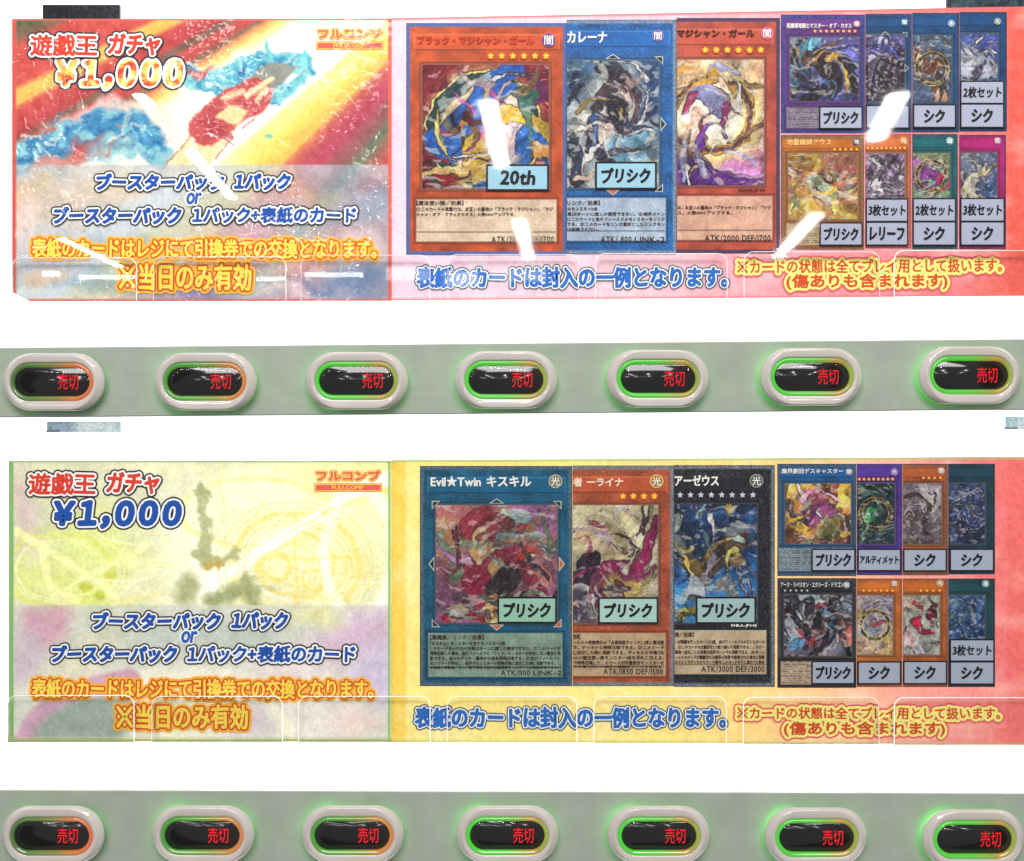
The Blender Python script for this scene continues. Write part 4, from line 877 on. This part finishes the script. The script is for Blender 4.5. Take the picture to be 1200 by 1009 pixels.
    big_card(E, O, (790, 545, 908, 805), (790.5, 591, 887, 730), (790.5, 738.5, 898, 790), u8(34, 34, 42), u8(96, 110, 120), 1.1,
        (u8(20, 34, 60), u8(40, 110, 180)), [(B, .5, .25, .4, .2, u8(24, 60, 110)), (B, .25, .85, .4, .25, u8(60, 140, 206)), (Sx, [(.05, .3), (.3, .45), (.1, .7)], .13, u8(120, 130, 136), .08), (Sx, [(.15, .40), (.4, .46), (.6, .42)], .07, u8(196, 160, 80)), (Sx, [(.4, .5), (.7, .5), (.88, .38)], .10, u8(80, 64, 54), .12), (Sx, [(.6, .4), (.86, .36)], .03, u8(224, 180, 90)), (B, .72, .56, .1, .07, u8(170, 130, 70)), (Sx, [(.05, .15), (.1, .1)], .08, u8(170, 190, 180)), (Sx, [(.3, .62), (.5, .72), (.6, .9)], .08, u8(130, 140, 146), .05), (Sx, [(.02, .92), (.2, .75)], .05, u8(214, 196, 70), .02),
        (Sx, [(.70, .62), (.80, .95)], .015, u8(200, 190, 226)), (Sx, [(.74, .60), (.95, .90)], .015, u8(200, 190, 226)), (Sx, [(.78, .60), (.99, .70)], .013, u8(206, 196, 230)), (Sx, [(.55, .25), (.6, .4)], .04, u8(100, 150, 170), .02)],
        u8(218, 196, 162), ('アーゼウス', (783 + 8, 557, 842, 569)), I_name_w, ('光', (886.5, 563.5), 8, c255(90, 92, 84)), [(797 + i * 12.2, 580) for i in range(8)],
        [('族／効果】', (791, 741, 813, 746.5)), ('ーが戦闘を行ったターンに1度、自分フィールドのXモンスターの', (791, 750, 896, 754.5)), ('。①：このカードのX素材を2つ取り除いて発動できる。このカー', (791, 756, 896, 760.5)), ('墓地へ送る。この効果は相手ターンでも発動できる。②：1ターン', (791, 762, 896, 766.5)), ('ールドのカードが戦闘または相手の効果で破壊された場合に発動', (791, 768, 896, 772.5)), ('エクストラデッキからカード1枚をこのカードの下に重ねてX素材', (791, 773.8, 896, 778))],
        [('ATK/3000 DEF/3000', (822, 780.5, 896, 787.5))], 77, True, draw=(8, .5, .5, 6), code=('PHRA-JP045', (857, 731.5, 887, 735.5)), starkind=1, pfoil=.5)
    small_card(E, O, (911, 543.5, 1003.5, 675), (920, 567, 997, 637), u8(30, 90, 150), u8(60, 90, 120), (u8(206, 150, 60), u8(140, 80, 70)), [(B, .75, .3, .3, .25, u8(220, 160, 60)), (B, .15, .5, .15, .2, u8(226, 180, 60)), (Sx, [(.45, .15), (.6, .2), (.7, .4)], .09, u8(226, 130, 170), .05), (B, .50, .28, .08, .09, u8(248, 214, 200)), (Sx, [(.35, .45), (.55, .5), (.65, .6)], .14, u8(130, 60, 110)), (Sx, [(.1, .25), (.25, .4)], .07, u8(90, 80, 80)), (Sx, [(.35, .85), (.7, .85)], .14, u8(110, 110, 70)), (B, .9, .8, .12, .15, u8(130, 60, 50))], 81,
        u8(150, 170, 180), (913, 642, 1000, 669), 0, None, ('魔界劇団デスキャスター', (916, 549, 988, 555)), I_name_w, ('闇', (995, 553), 4, c255(110, 100, 120)), clipL=False)
    small_card(E, O, (1004, 543.5, 1057.5, 674), (1004.5, 567, 1048, 637), u8(80, 50, 150), u8(70, 60, 130), (u8(26, 50, 50), u8(40, 66, 70)), [(Sx, [(.1, .2), (.5, .4), (.2, .7)], .08, u8(90, 130, 120), .04), (Sx, [(.4, .1), (.9, .4), (.8, .9)], .07, u8(70, 100, 110), .04), (Sx, [(.3, .9), (.6, .7)], .1, u8(110, 140, 130), .03), (B, .37, .60, .15, .10, u8(60, 220, 110), 0, .5), (B, .37, .60, .08, .05, u8(190, 255, 210), 0, .5)], 82, None, None, 8, (1007, 1046, 561.5), attr=('光', (1048, 553), 4.2, c255(120, 90, 140)))
    small_card(E, O, (1058, 543.5, 1110.5, 674), (1058.5, 567, 1103, 637), u8(176, 90, 50), u8(120, 90, 80), (u8(150, 140, 146), u8(100, 84, 90)), [(B, .6, .2, .4, .2, u8(186, 176, 180)), (Sx, [(.05, .3), (.5, .35), (.9, .8)], .09, u8(70, 56, 60), .04), (Sx, [(.1, .7), (.4, .55), (.5, .95)], .09, u8(90, 70, 70), .04), (Sx, [(.5, .25), (.95, .35)], .05, u8(200, 190, 190), .02)], 83, None, None, 4, (1082, 1102, 560), attr=('闇', (1103, 551.5), 4.2, c255(150, 110, 60)))
    small_card(E, O, (1111, 543.5, 1166, 673), (1112, 567, 1154, 637), u8(30, 66, 84), u8(24, 50, 66), (u8(70, 90, 140), u8(30, 40, 66)), [(Sx, [(.02, .3), (.4, .15), (.95, .2)], .07, u8(130, 150, 196), .03), (Sx, [(.02, .45), (.5, .38), (.95, .5)], .02, u8(226, 230, 240)), (Sx, [(.05, .6), (.4, .5), (.9, .6)], .07, u8(90, 110, 166), .03), (B, .6, .78, .3, .16, u8(36, 34, 60)), (B, .2, .85, .2, .12, u8(70, 80, 120))], 84)
    small_card(E, O, (911, 677.5, 1003.5, 806), (919, 697, 998, 769), u8(38, 36, 44), u8(60, 60, 70), (u8(170, 190, 206), u8(120, 110, 120)), [(B, .5, .3, .35, .25, u8(190, 206, 220)), (B, .15, .7, .16, .2, u8(80, 130, 170)), (B, .85, .7, .16, .2, u8(170, 90, 80)), (Sx, [(.1, .05), (.35, .4), (.2, .8)], .06, u8(50, 44, 56), .03), (Sx, [(.9, .05), (.6, .4), (.8, .75)], .06, u8(54, 44, 56), .03), (Sx, [(.5, .1), (.5, .6), (.4, .95)], .08, u8(50, 44, 56), .04), (Sx, [(.3, .9), (.6, .8), (.75, .6)], .03, u8(40, 36, 50)), (Sx, [(.62, .2), (.75, .3)], .04, u8(170, 60, 70))], 85,
        u8(206, 184, 156), (915, 775, 1000, 802), 5, (920, 946, 692), ('アーク・リベリオン・エクシーズ・ドラゴン', (915, 682, 988, 688)), I_name_w, ('闇', (992, 685.5), 4, c255(110, 100, 120)), scol=1, clipL=False)
    small_card(E, O, (1004, 678, 1057, 805), (1004.5, 698, 1046, 767), u8(204, 110, 44), u8(170, 90, 50), (u8(170, 160, 190), u8(206, 170, 130)), [(r_, .65, .35, .3, .04, u8(226, 220, 240)), (r_, .6, .4, .42, .03, u8(150, 140, 180)), (Sx, [(.1, .3), (.3, .2), (.4, .35)], .1, u8(206, 170, 80), .05), (Sx, [(.1, .5), (.35, .55)], .13, u8(176, 190, 206)), (Sx, [(.15, .7), (.1, .95)], .08, u8(240, 200, 176)), (Sx, [(.35, .7), (.4, .95)], .08, u8(240, 200, 176)), (Sx, [(.45, .5), (.8, .55)], .04, u8(190, 60, 80)), (B, .75, .85, .25, .15, u8(224, 196, 110))], 86, None, None, 6, (1012, 1046, 692), attr=('闇', (1048, 684), 4, c255(150, 100, 60)))
    small_card(E, O, (1058, 678, 1110.5, 805), (1058.5, 698, 1101, 767), u8(200, 104, 40), u8(160, 90, 50), (u8(170, 176, 160), u8(196, 200, 196)), [(r_, .18, .2, .16, .05, u8(240, 206, 176)), (Sx, [(.55, .3), (.7, .25), (.75, .4)], .12, u8(110, 30, 50), .08), (B, .72, .38, .08, .07, u8(248, 214, 200)), (Sx, [(.3, .5), (.5, .55), (.85, .55)], .1, u8(196, 40, 70), .05), (Sx, [(.1, .75), (.25, .7), (.35, .85)], .13, u8(240, 196, 196)), (Sx, [(.6, .7), (.7, .95)], .06, u8(226, 226, 236)), (B, .85, .85, .1, .1, u8(160, 170, 150))], 87, None, None, 4, (1079, 1101, 692), attr=('地', (1101.5, 683.5), 4.2, c255(170, 130, 80)))
    small_card(E, O, (1111, 678, 1166, 805), (1112, 698, 1154, 749), u8(26, 76, 84), u8(24, 54, 64), (u8(60, 100, 150), u8(40, 70, 120)), [(Sx, [(.02, .2), (.4, .4), (.7, .9)], .1, u8(80, 120, 136), .04), (Sx, [(.02, .5), (.3, .7), (.3, .95)], .09, u8(60, 96, 110), .04), (Sx, [(.7, .1), (.9, .6)], .06, u8(70, 120, 190), .02)], 88, attr=('魔', (1155, 684), 4.2, c255(90, 140, 140)))
    d = D0 + .0012
    big = c255(148, 194, 174); sm = c255(164, 174, 192)
    price_label(E, O, 'プリシク', (583, 699.5, 652.5, 730.5), d, big, 2.0, 1)
    price_label(E, O, 'プリシク', (701, 700, 771.5, 731), d, c255(168, 204, 194), 2.0, 2)
    price_label(E, O, 'プリシク', (815.5, 699.5, 886, 731), d, c255(160, 188, 190), 2.0, 3)
    for i, (s, b) in enumerate([('プリシク', (951, 643, 1002.5, 669.5)), ('アルティメット', (1005, 643, 1056, 669.5)), ('シク', (1058.5, 643, 1109.7, 669.8)), ('シク', (1113, 643, 1165, 669.5)),
                                ('プリシク', (951, 774.5, 1002, 802)), ('シク', (1005, 775, 1056, 802)), ('シク', (1058.5, 774.5, 1110, 802)), ('シク', (1113, 775, 1165.5, 802.5)), ('3枚セット', (1113, 749, 1165.5, 775.5))]):
        price_label(E, O, s, b, d + .00003 * (i % 3), sm, 1.6, 30 + i)

def chamfer(x, y): return ((x - 15) - (y - 339) * 1.3) > -1.0 if False else ~(((353 - y) + (x - 14) * .55) < 10)

F_wr = clear('wrinkled_clear_film', .02, 1.27, wrinkle=(190, .0018, 20, .485))
F_sm = clear('smooth_clear_film', .035, 1.27)
F_lo = clear('flat_clear_film', .025, 1.27, wrinkle=(40, .00003, 6, .2))

def sign(upper):
    O = P(600, 353 if upper else 870, D0)
    E = empty('shop_sign', O, 'upper laminated sign, red and gold streaked left sheet and pink right sheet of cards' if upper else
              'lower laminated sign, pale cream left sheet and yellow right sheet of card pictures', 'sign', 'laminated card signs in the machine window')
    if upper:
        Lp = [(14, 23), (459.5, 21), (459.5, 352), (36, 353.5), (14, 343)]; Rp = [(459.5, 21), (1212, 7.4), (1212, 346.6), (459.5, 352)]
        L = left_art_upper(); mask = lambda x, y: ((353.5 - y) + (x - 14) * .5) > 11
    else:
        Lp = [(10, 540), (459, 539), (459, 869.5), (10, 869)]; Rp = [(459, 539), (1212, 535), (1212, 872.5), (459, 869.5)]
        L = left_art_lower(); mask = None
    for q in (Lp, Rp):
        V, Fc = prism_px(q, D0 - .0012, D0 - .0001); mk('sheet_edge', V, Fc[2:], M_paper_edge, E, O)
    L.mesh('left_sheet', M_art_top if upper else M_art, D0, E, O, mask)
    right_art(upper).mesh('right_sheet', M_art, D0, E, O)
    (upper_cards if upper else lower_cards)(E, O)
    sign_text(E, O, 0, upper)
    for q, m in ((Lp, F_wr if upper else F_lo), (Rp, F_sm if upper else F_lo)):
        V, Fc = prism_px(q, D0 + .0020, D0 + .0022); mk('clear_film', V, Fc, m, E, O)
sign(True); sign(False)

# ------------------------------------------------------------------ clear acrylic tabs standing before the signs
M_tab = clear('clear_acrylic', .02, 1.2, (.985, .995, .99))
M_edge = plain('acrylic_edge_painted_glint', (1, 1, 1), .25, .5)  # opaque white stands in for backlight caught in the clear edge
M_edge.node_tree.nodes['Principled BSDF'].inputs['Transmission Weight'].default_value = 0
def tab(x0, x1, yt, yb, label, grp, fl, fr):
    d0, d1 = .0240, .0256
    O = P((x0 + x1) / 2, yb, d0); E = empty('acrylic_tab', O, label, 'acrylic tab', grp)
    r = 11; pts = []
    for k in range(7): a = math.pi + k * math.pi / 12; pts.append((x0 + r + r * math.cos(a), yt + r + r * math.sin(a)))
    for k in range(7): a = -math.pi / 2 + k * math.pi / 12; pts.append((x1 - r + r * math.cos(a), yt + r + r * math.sin(a)))
    poly = [(x0, yb)] + pts + [(x1, yb)]
    V, Fc = prism_px(poly[::-1][::-1], d0, d1); mk('plate', V, Fc, M_tab, E, O)
    path = poly; n = len(path); V = []; Fc = []
    cx = (x0 + x1) / 2
    for i, (x, y) in enumerate(path):
        a = path[max(0, i - 1)]; b = path[min(n - 1, i + 1)]; t = Vector((b[0] - a[0], b[1] - a[1])).normalized(); nx, ny = -t.y, t.x
        hw = .75 * (fl if x < cx - (x1 - x0) * .3 else fr if x > cx + (x1 - x0) * .3 else max(.6, (fl + fr) / 2))
        for s_, dd in ((1, d0 - .0002), (1, d1 + .0002), (-1, d1 + .0002), (-1, d0 - .0002)): V.append(tuple(P(x + nx * hw * s_, y + ny * hw * s_, d1) * 1) if False else tuple(PA(x + nx * hw * s_, y + ny * hw * s_, dd)))
    for i in range(n - 1):
        for k in range(4): a = i * 4 + k; b = i * 4 + (k + 1) % 4; Fc.append([a, b, b + 4, a + 4])
    Fc += [[3, 2, 1, 0], [(n - 1) * 4 + k for k in range(4)]]
    mk('edge', V, Fc, M_edge, E, O)
ordn = ['first', 'second', 'third', 'fourth', 'fifth', 'sixth', 'last']
up = [(14, 160, 302, 353, .5, .8), (180, 335, 301, 353, .45, .7), (353, 504, 299, 352, .4, .5), (525, 678, 298, 352, .4, .4), (698, 852, 297, 351, .5, .6), (872, 1031, 295, 350, .6, .5), (1048, 1216, 293.5, 347, .9, .5)]
lo = [(9, 157, 815, 870, .5, 1), (178, 331, 816, 870, .6, 1), (350, 504, 816, 870, .7, 1), (524, 676, 816, 870, .7, 1), (696, 851, 816, 871, .8, .8), (871, 1030, 817, 872, 1, .6), (1048, 1216, 817.5, 873, 1.1, .8)]
for i, (a, b, t, bt, fl, fr) in enumerate(up):
    tab(a, b, t, bt, f'clear round-cornered acrylic tab over the upper sign, above the {ordn[i]} button of the upper rail', 'clear acrylic tabs over the bottom of the upper sign', fl * .62, fr * .62)
for i, (a, b, t, bt, fl, fr) in enumerate(lo):
    tab(a, b, t, bt, f'clear round-cornered acrylic tab over the lower sign, above the {ordn[i]} button of the lower rail', 'clear acrylic tabs over the bottom of the lower sign', fl * .68, fr * .68)

# ------------------------------------------------------------------ button rails
M_rail = plain('satin_grey_green_plastic', c255(140, 148, 137), .17, .35, 0, .05, 60)
_n = M_rail.node_tree; _b = _n.nodes['Principled BSDF']; _tc = _n.nodes.new('ShaderNodeTexCoord'); _mp = _n.nodes.new('ShaderNodeMapping'); _mp.inputs['Scale'].default_value = (14, 1, 90)
_nz = _n.nodes.new('ShaderNodeTexNoise'); _nz.inputs['Scale'].default_value = 3; _nz.inputs['Detail'].default_value = 5; _mr = _n.nodes.new('ShaderNodeMapRange'); _mr.inputs['From Min'].default_value = .35; _mr.inputs['From Max'].default_value = .75; _mr.inputs['To Min'].default_value = .12; _mr.inputs['To Max'].default_value = .42
_n.links.new(_tc.outputs['Object'], _mp.inputs[0]); _n.links.new(_mp.outputs[0], _nz.inputs['Vector']); _n.links.new(_nz.outputs['Fac'], _mr.inputs['Value']); _n.links.new(_mr.outputs[0], _b.inputs['Roughness'])
M_bez = plain('glossy_white_plastic', c255(174, 168, 163), .09, .5, 0, 0, 40)
M_blackw = plain('black_display', c255(22, 18, 20), .10, .5, 0, .0, 60)
M_lens = clear('display_lens', .03, 1.38, (1, 1, 1))
M_led = emit('red_led', (1.0, .13, .17), 1.1)
M_led2 = emit('red_led_glow', (.62, .02, .03), .55)
def seam_mat(name, s):
    m = emit(name, c255(90, 255, 90), s); nt = m.node_tree; e = [n for n in nt.nodes if n.type == 'EMISSION'][0]
    tc = nt.nodes.new('ShaderNodeTexCoord'); sp = nt.nodes.new('ShaderNodeSeparateXYZ'); mr = nt.nodes.new('ShaderNodeMapRange'); cr = nt.nodes.new('ShaderNodeValToRGB')
    mr.inputs['From Min'].default_value = -.027; mr.inputs['From Max'].default_value = .027
    for p, v in ((.10, 1.0), (.35, .30), (.75, .22)): x = cr.color_ramp.elements.new(p); x.color = (v, v, v, 1)
    cr.color_ramp.elements[0].color = (1, 1, 1, 1); cr.color_ramp.elements[-1].color = (.55, .55, .55, 1)
    ml = nt.nodes.new('ShaderNodeMath'); ml.operation = 'MULTIPLY'; ml.inputs[1].default_value = s
    nt.links.new(tc.outputs['Object'], sp.inputs[0]); nt.links.new(sp.outputs['X'], mr.inputs['Value']); nt.links.new(mr.outputs[0], cr.inputs['Fac'])
    nt.links.new(cr.outputs['Color'], ml.inputs[0]); nt.links.new(ml.outputs[0], e.inputs[1]); return m
M_seam = seam_mat('added_green_glow', 4.8)  # glowing wall tucked under the bezel, added to spill green onto the rail

def ring_mat(name, cols, s, base=.35):
    m, nt, b = new_mat(name); b.inputs['Roughness'].default_value = .12; b.inputs['Specular IOR Level'].default_value = .6
    tc = nt.nodes.new('ShaderNodeTexCoord'); sp = nt.nodes.new('ShaderNodeSeparateXYZ'); nt.links.new(tc.outputs['Object'], sp.inputs[0])
    n = nt.nodes.new('ShaderNodeTexNoise'); n.inputs['Scale'].default_value = 70; nt.links.new(tc.outputs['Object'], n.inputs['Vector'])
    mr = nt.nodes.new('ShaderNodeMapRange'); mr.inputs['From Min'].default_value = -.024; mr.inputs['From Max'].default_value = .024
    nt.links.new(sp.outputs['X'], mr.inputs['Value'])
    ad = nt.nodes.new('ShaderNodeMath'); ad.operation = 'MULTIPLY_ADD'; ad.inputs[1].default_value = .25; nt.links.new(n.outputs['Fac'], ad.inputs[0]); nt.links.new(mr.outputs[0], ad.inputs[2])
    sb = nt.nodes.new('ShaderNodeMath'); sb.operation = 'SUBTRACT'; sb.inputs[1].default_value = .125; nt.links.new(ad.outputs[0], sb.inputs[0])
    cr = nt.nodes.new('ShaderNodeValToRGB'); el = cr.color_ramp.elements
    el[0].position = cols[0][0]; el[0].color = (*lin(cols[0][1]), 1); el[1].position = cols[-1][0]; el[1].color = (*lin(cols[-1][1]), 1)
    for p, c in cols[1:-1]: x = el.new(p); x.color = (*lin(c), 1)
    nt.links.new(sb.outputs[0], cr.inputs['Fac'])
    nt.links.new(cr.outputs['Color'], b.inputs['Emission Color']); b.inputs['Emission Strength'].default_value = s
    b.inputs['Base Color'].default_value = (*lin(c255(60, 84, 50)), 1)
    return m
RA = ring_mat('ring_light_dim', [(.0, c255(60, 88, 44)), (.30, c255(84, 120, 50)), (.55, c255(150, 120, 60)), (.72, c255(226, 110, 40)), (1, c255(244, 84, 50))], .66)
RB = ring_mat('ring_light_mixed', [(.0, c255(60, 150, 40)), (.35, c255(84, 170, 50)), (.62, c255(150, 150, 50)), (.8, c255(226, 130, 50)), (1, c255(236, 120, 60))], .66)
RC = ring_mat('ring_light_green', [(.0, c255(60, 216, 44)), (.45, c255(84, 210, 50)), (.68, c255(150, 170, 50)), (.80, c255(206, 150, 60)), (.88, c255(170, 150, 50)), (1, c255(160, 176, 60))], .72)

s_ = (CD - .052) / F         # metres per photo px at the button faces
def stadium(hw, hh, n=12, flat=1.0):
    """outline in px, counter-clockwise seen from the front (x right, y up)"""
    r = hh; c = hw - r; pts = []
    rx = r if flat == 1.0 else r * flat; c = hw - rx
    for k in range(n + 1): a = -math.pi / 2 + k * math.pi / n; pts.append((c + rx * math.cos(a), r * math.sin(a)))
    for k in range(n + 1): a = math.pi / 2 + k * math.pi / n; pts.append((-c + rx * math.cos(a), r * math.sin(a)))
    return pts
def loft(rings, cap=False, capc=None):
    """rings: (points px, height m) -> verts/faces local (x, -h, z)"""
    V = []; Fc = []; n = len(rings[0][0])
    for pts, h in rings:
        for x, y in pts: V.append((x * s_, -h, y * s_))
    for k in range(len(rings) - 1):
        for i in range(n): a = k * n + i; b = k * n + (i + 1) % n; Fc.append([a, b, b + n, a + n])
    if cap: Fc.append([(len(rings) - 1) * n + i for i in range(n)])
    return V, Fc
def local(name, V, Fc, mat, parent, smooth=True, loc=None):
    o = mk(name, V, Fc, mat, parent, None, smooth); 
    if loc is not None: o.location = loc
    return o
proto = {}
def build_protos():
    V, Fc = loft([(stadium(56.0, 30.0, 14), .0038), (stadium(60.0, 33.6, 14), .0038), (stadium(60.6, 34.1, 14), .0041), (stadium(60.3, 34.0, 14), .0045), (stadium(58.2, 33.8, 14), .0054), (stadium(55.6, 33.4, 14), .0063), (stadium(53.9, 33.0, 14), .00675), (stadium(53.2, 32.5, 14), .00705), (stadium(52.2, 31.6, 14), .00715),
                  (stadium(51.0, 27.6, 14), .00705), (stadium(50.0, 24.5, 14), .0069), (stadium(49.2, 22.8, 14), .0067), (stadium(48.6, 22.2, 14), .0058)])
    proto['bezel'] = (V, Fc)
    proto['ring'] = loft([(stadium(48.6, 22.2, 14), .0058), (stadium(48.2, 21.8, 14), .0068), (stadium(47.0, 20.6, 14), .0074), (stadium(45.6, 19.0, 14), .0072), (stadium(44.2, 17.2, 14), .0062), (stadium(43.8, 16.6, 14), .0055)])
    proto['window'] = loft([(stadium(44.0, 16.8, 14), .0056), (stadium(43.6, 16.4, 14), .0058)], True)
    proto['lens'] = loft([(stadium(44.0, 17.0, 14), .0064), (stadium(43.0, 16.0, 14), .00670), (stadium(40.5, 13.6, 14), .00690), (stadium(37.5, 10.6, 14), .00700), (stadium(33, 7, 14), .00706), (stadium(29, 3.5, 14), .0071)], True)
    proto['seam'] = loft([(stadium(55.6, 29.8, 14), -.001), (stadium(55.6, 29.8, 14), .0039)])
build_protos()
cache = {}
def pm(key, mat):
    k = (key, mat.name)
    if k not in cache:
        V, Fc = proto[key]; me = bpy.data.meshes.new(key); me.from_pydata(V, [], Fc); me.materials.append(mat)
        me.polygons.foreach_set('use_smooth', np.ones(len(me.polygons), bool)); me.update(); cache[k] = me
    return cache[k]
def add(name, me, parent):
    o = bpy.data.objects.new(name, me); COL.objects.link(o); o.parent = parent; return o

def led_mesh(seed, mat_i):
    # 売切 in glowing red strokes, local coordinates of a button
    V, T, E = layout('売切', 2)
    lo_ = V.min(0); hi_ = V.max(0)
    X = 7 + (V[:, 0] - lo_[0]) / (hi_[0] - lo_[0]) * 24; Y = -9 + (V[:, 1] - lo_[1]) / (hi_[1] - lo_[1]) * 18.5
    P3 = np.stack([X * s_, X * 0 - .0061, Y * s_], 1)
    return P3, T
def rail(quad, buttons, label, depth=.045):
    O = P(600, (quad[0][1] + quad[3][1]) / 2, depth)
    E = empty('button_rail', O, label, 'button rail', 'button rails of the card machine')
    (xa, ya), (xb, yb), (xc, yc), (xd, yd) = quad     # TL TR BR BL
    prof = []
    b = 1.2
    def ringq(off, d):
        return [tuple(PA(xa - 0, ya + off, d)), tuple(PA(xb, yb + off, d)), tuple(PA(xc, yc - off, d)), tuple(PA(xd, yd - off, d))]
    V = []
    for off, d in ((0, .002), (0, depth - .0030), (.5, depth - .0004), (1.6, depth)):
        if d == .002: s1 = (CD - depth) / F; V += [((x - 600) * s1, -d, CZ + (504.5 - y) * s1) for x, y in ((xa, ya + 28), (xb, yb + 28), (xc, yc - 28), (xd, yd - 28))]
        else: V += ringq(off, d)
    Fc = []
    for k in range(3):
        for i in range(4): a = k * 4 + i; c = k * 4 + (i + 1) % 4; Fc.append([a, a + 4, c + 4, c])
    Fc.append([12, 15, 14, 13])
    mk('rail_body', V, Fc, M_rail, E, O)
    for i, (cx, cy, rm) in enumerate(buttons):
        loc = P(cx, cy, depth + .0065); loc.y = -depth
        bz = add('sold_out_button', pm('bezel', M_bez), E); bz.location = loc - Vector(O)
        add('light_ring', pm('ring', rm), bz); add('display_window', pm('window', M_blackw), bz); add('lens', pm('lens', M_lens), bz)
        add('added_glow_seam', pm('seam', M_seam if rm is not RA else M_seam2), bz)
        X, T = led_mesh(i, 0)
        if 'led' not in cache:
            o = mk('display_lettering', X, T, M_led, bz); cache['led'] = o.data
        else: o = add('display_lettering', cache['led'], bz)
M_seam2 = seam_mat('added_dim_green_glow', 2.2)
rail([(-60, 407.6), (1260, 396.5), (1260, 480.2), (-60, 490.2)],
     [(60.5, 447.5, RA), (239.5, 447.0, RB), (417.5, 446.0, RC), (593, 445.0, RC), (771.5, 443.6, RC), (952, 441.5, RC), (1138.5, 439.6, RC)],
     'upper grey green button rail with seven sold out buttons, between the two signs')
rail([(-60, 925), (1260, 929.5), (1260, 1016), (-60, 1016)],
     [(60, 980, RA), (236.5, 979.5, RB), (412.5, 979.5, RB), (594.5, 979.5, RC), (772.5, 980.0, RC), (957.5, 982.0, RC), (1142.5, 984, RC)],
     'lower grey green button rail with seven sold out buttons, cut by the bottom edge')
bpy.data.objects.remove(_to); bpy.data.curves.remove(_gc)
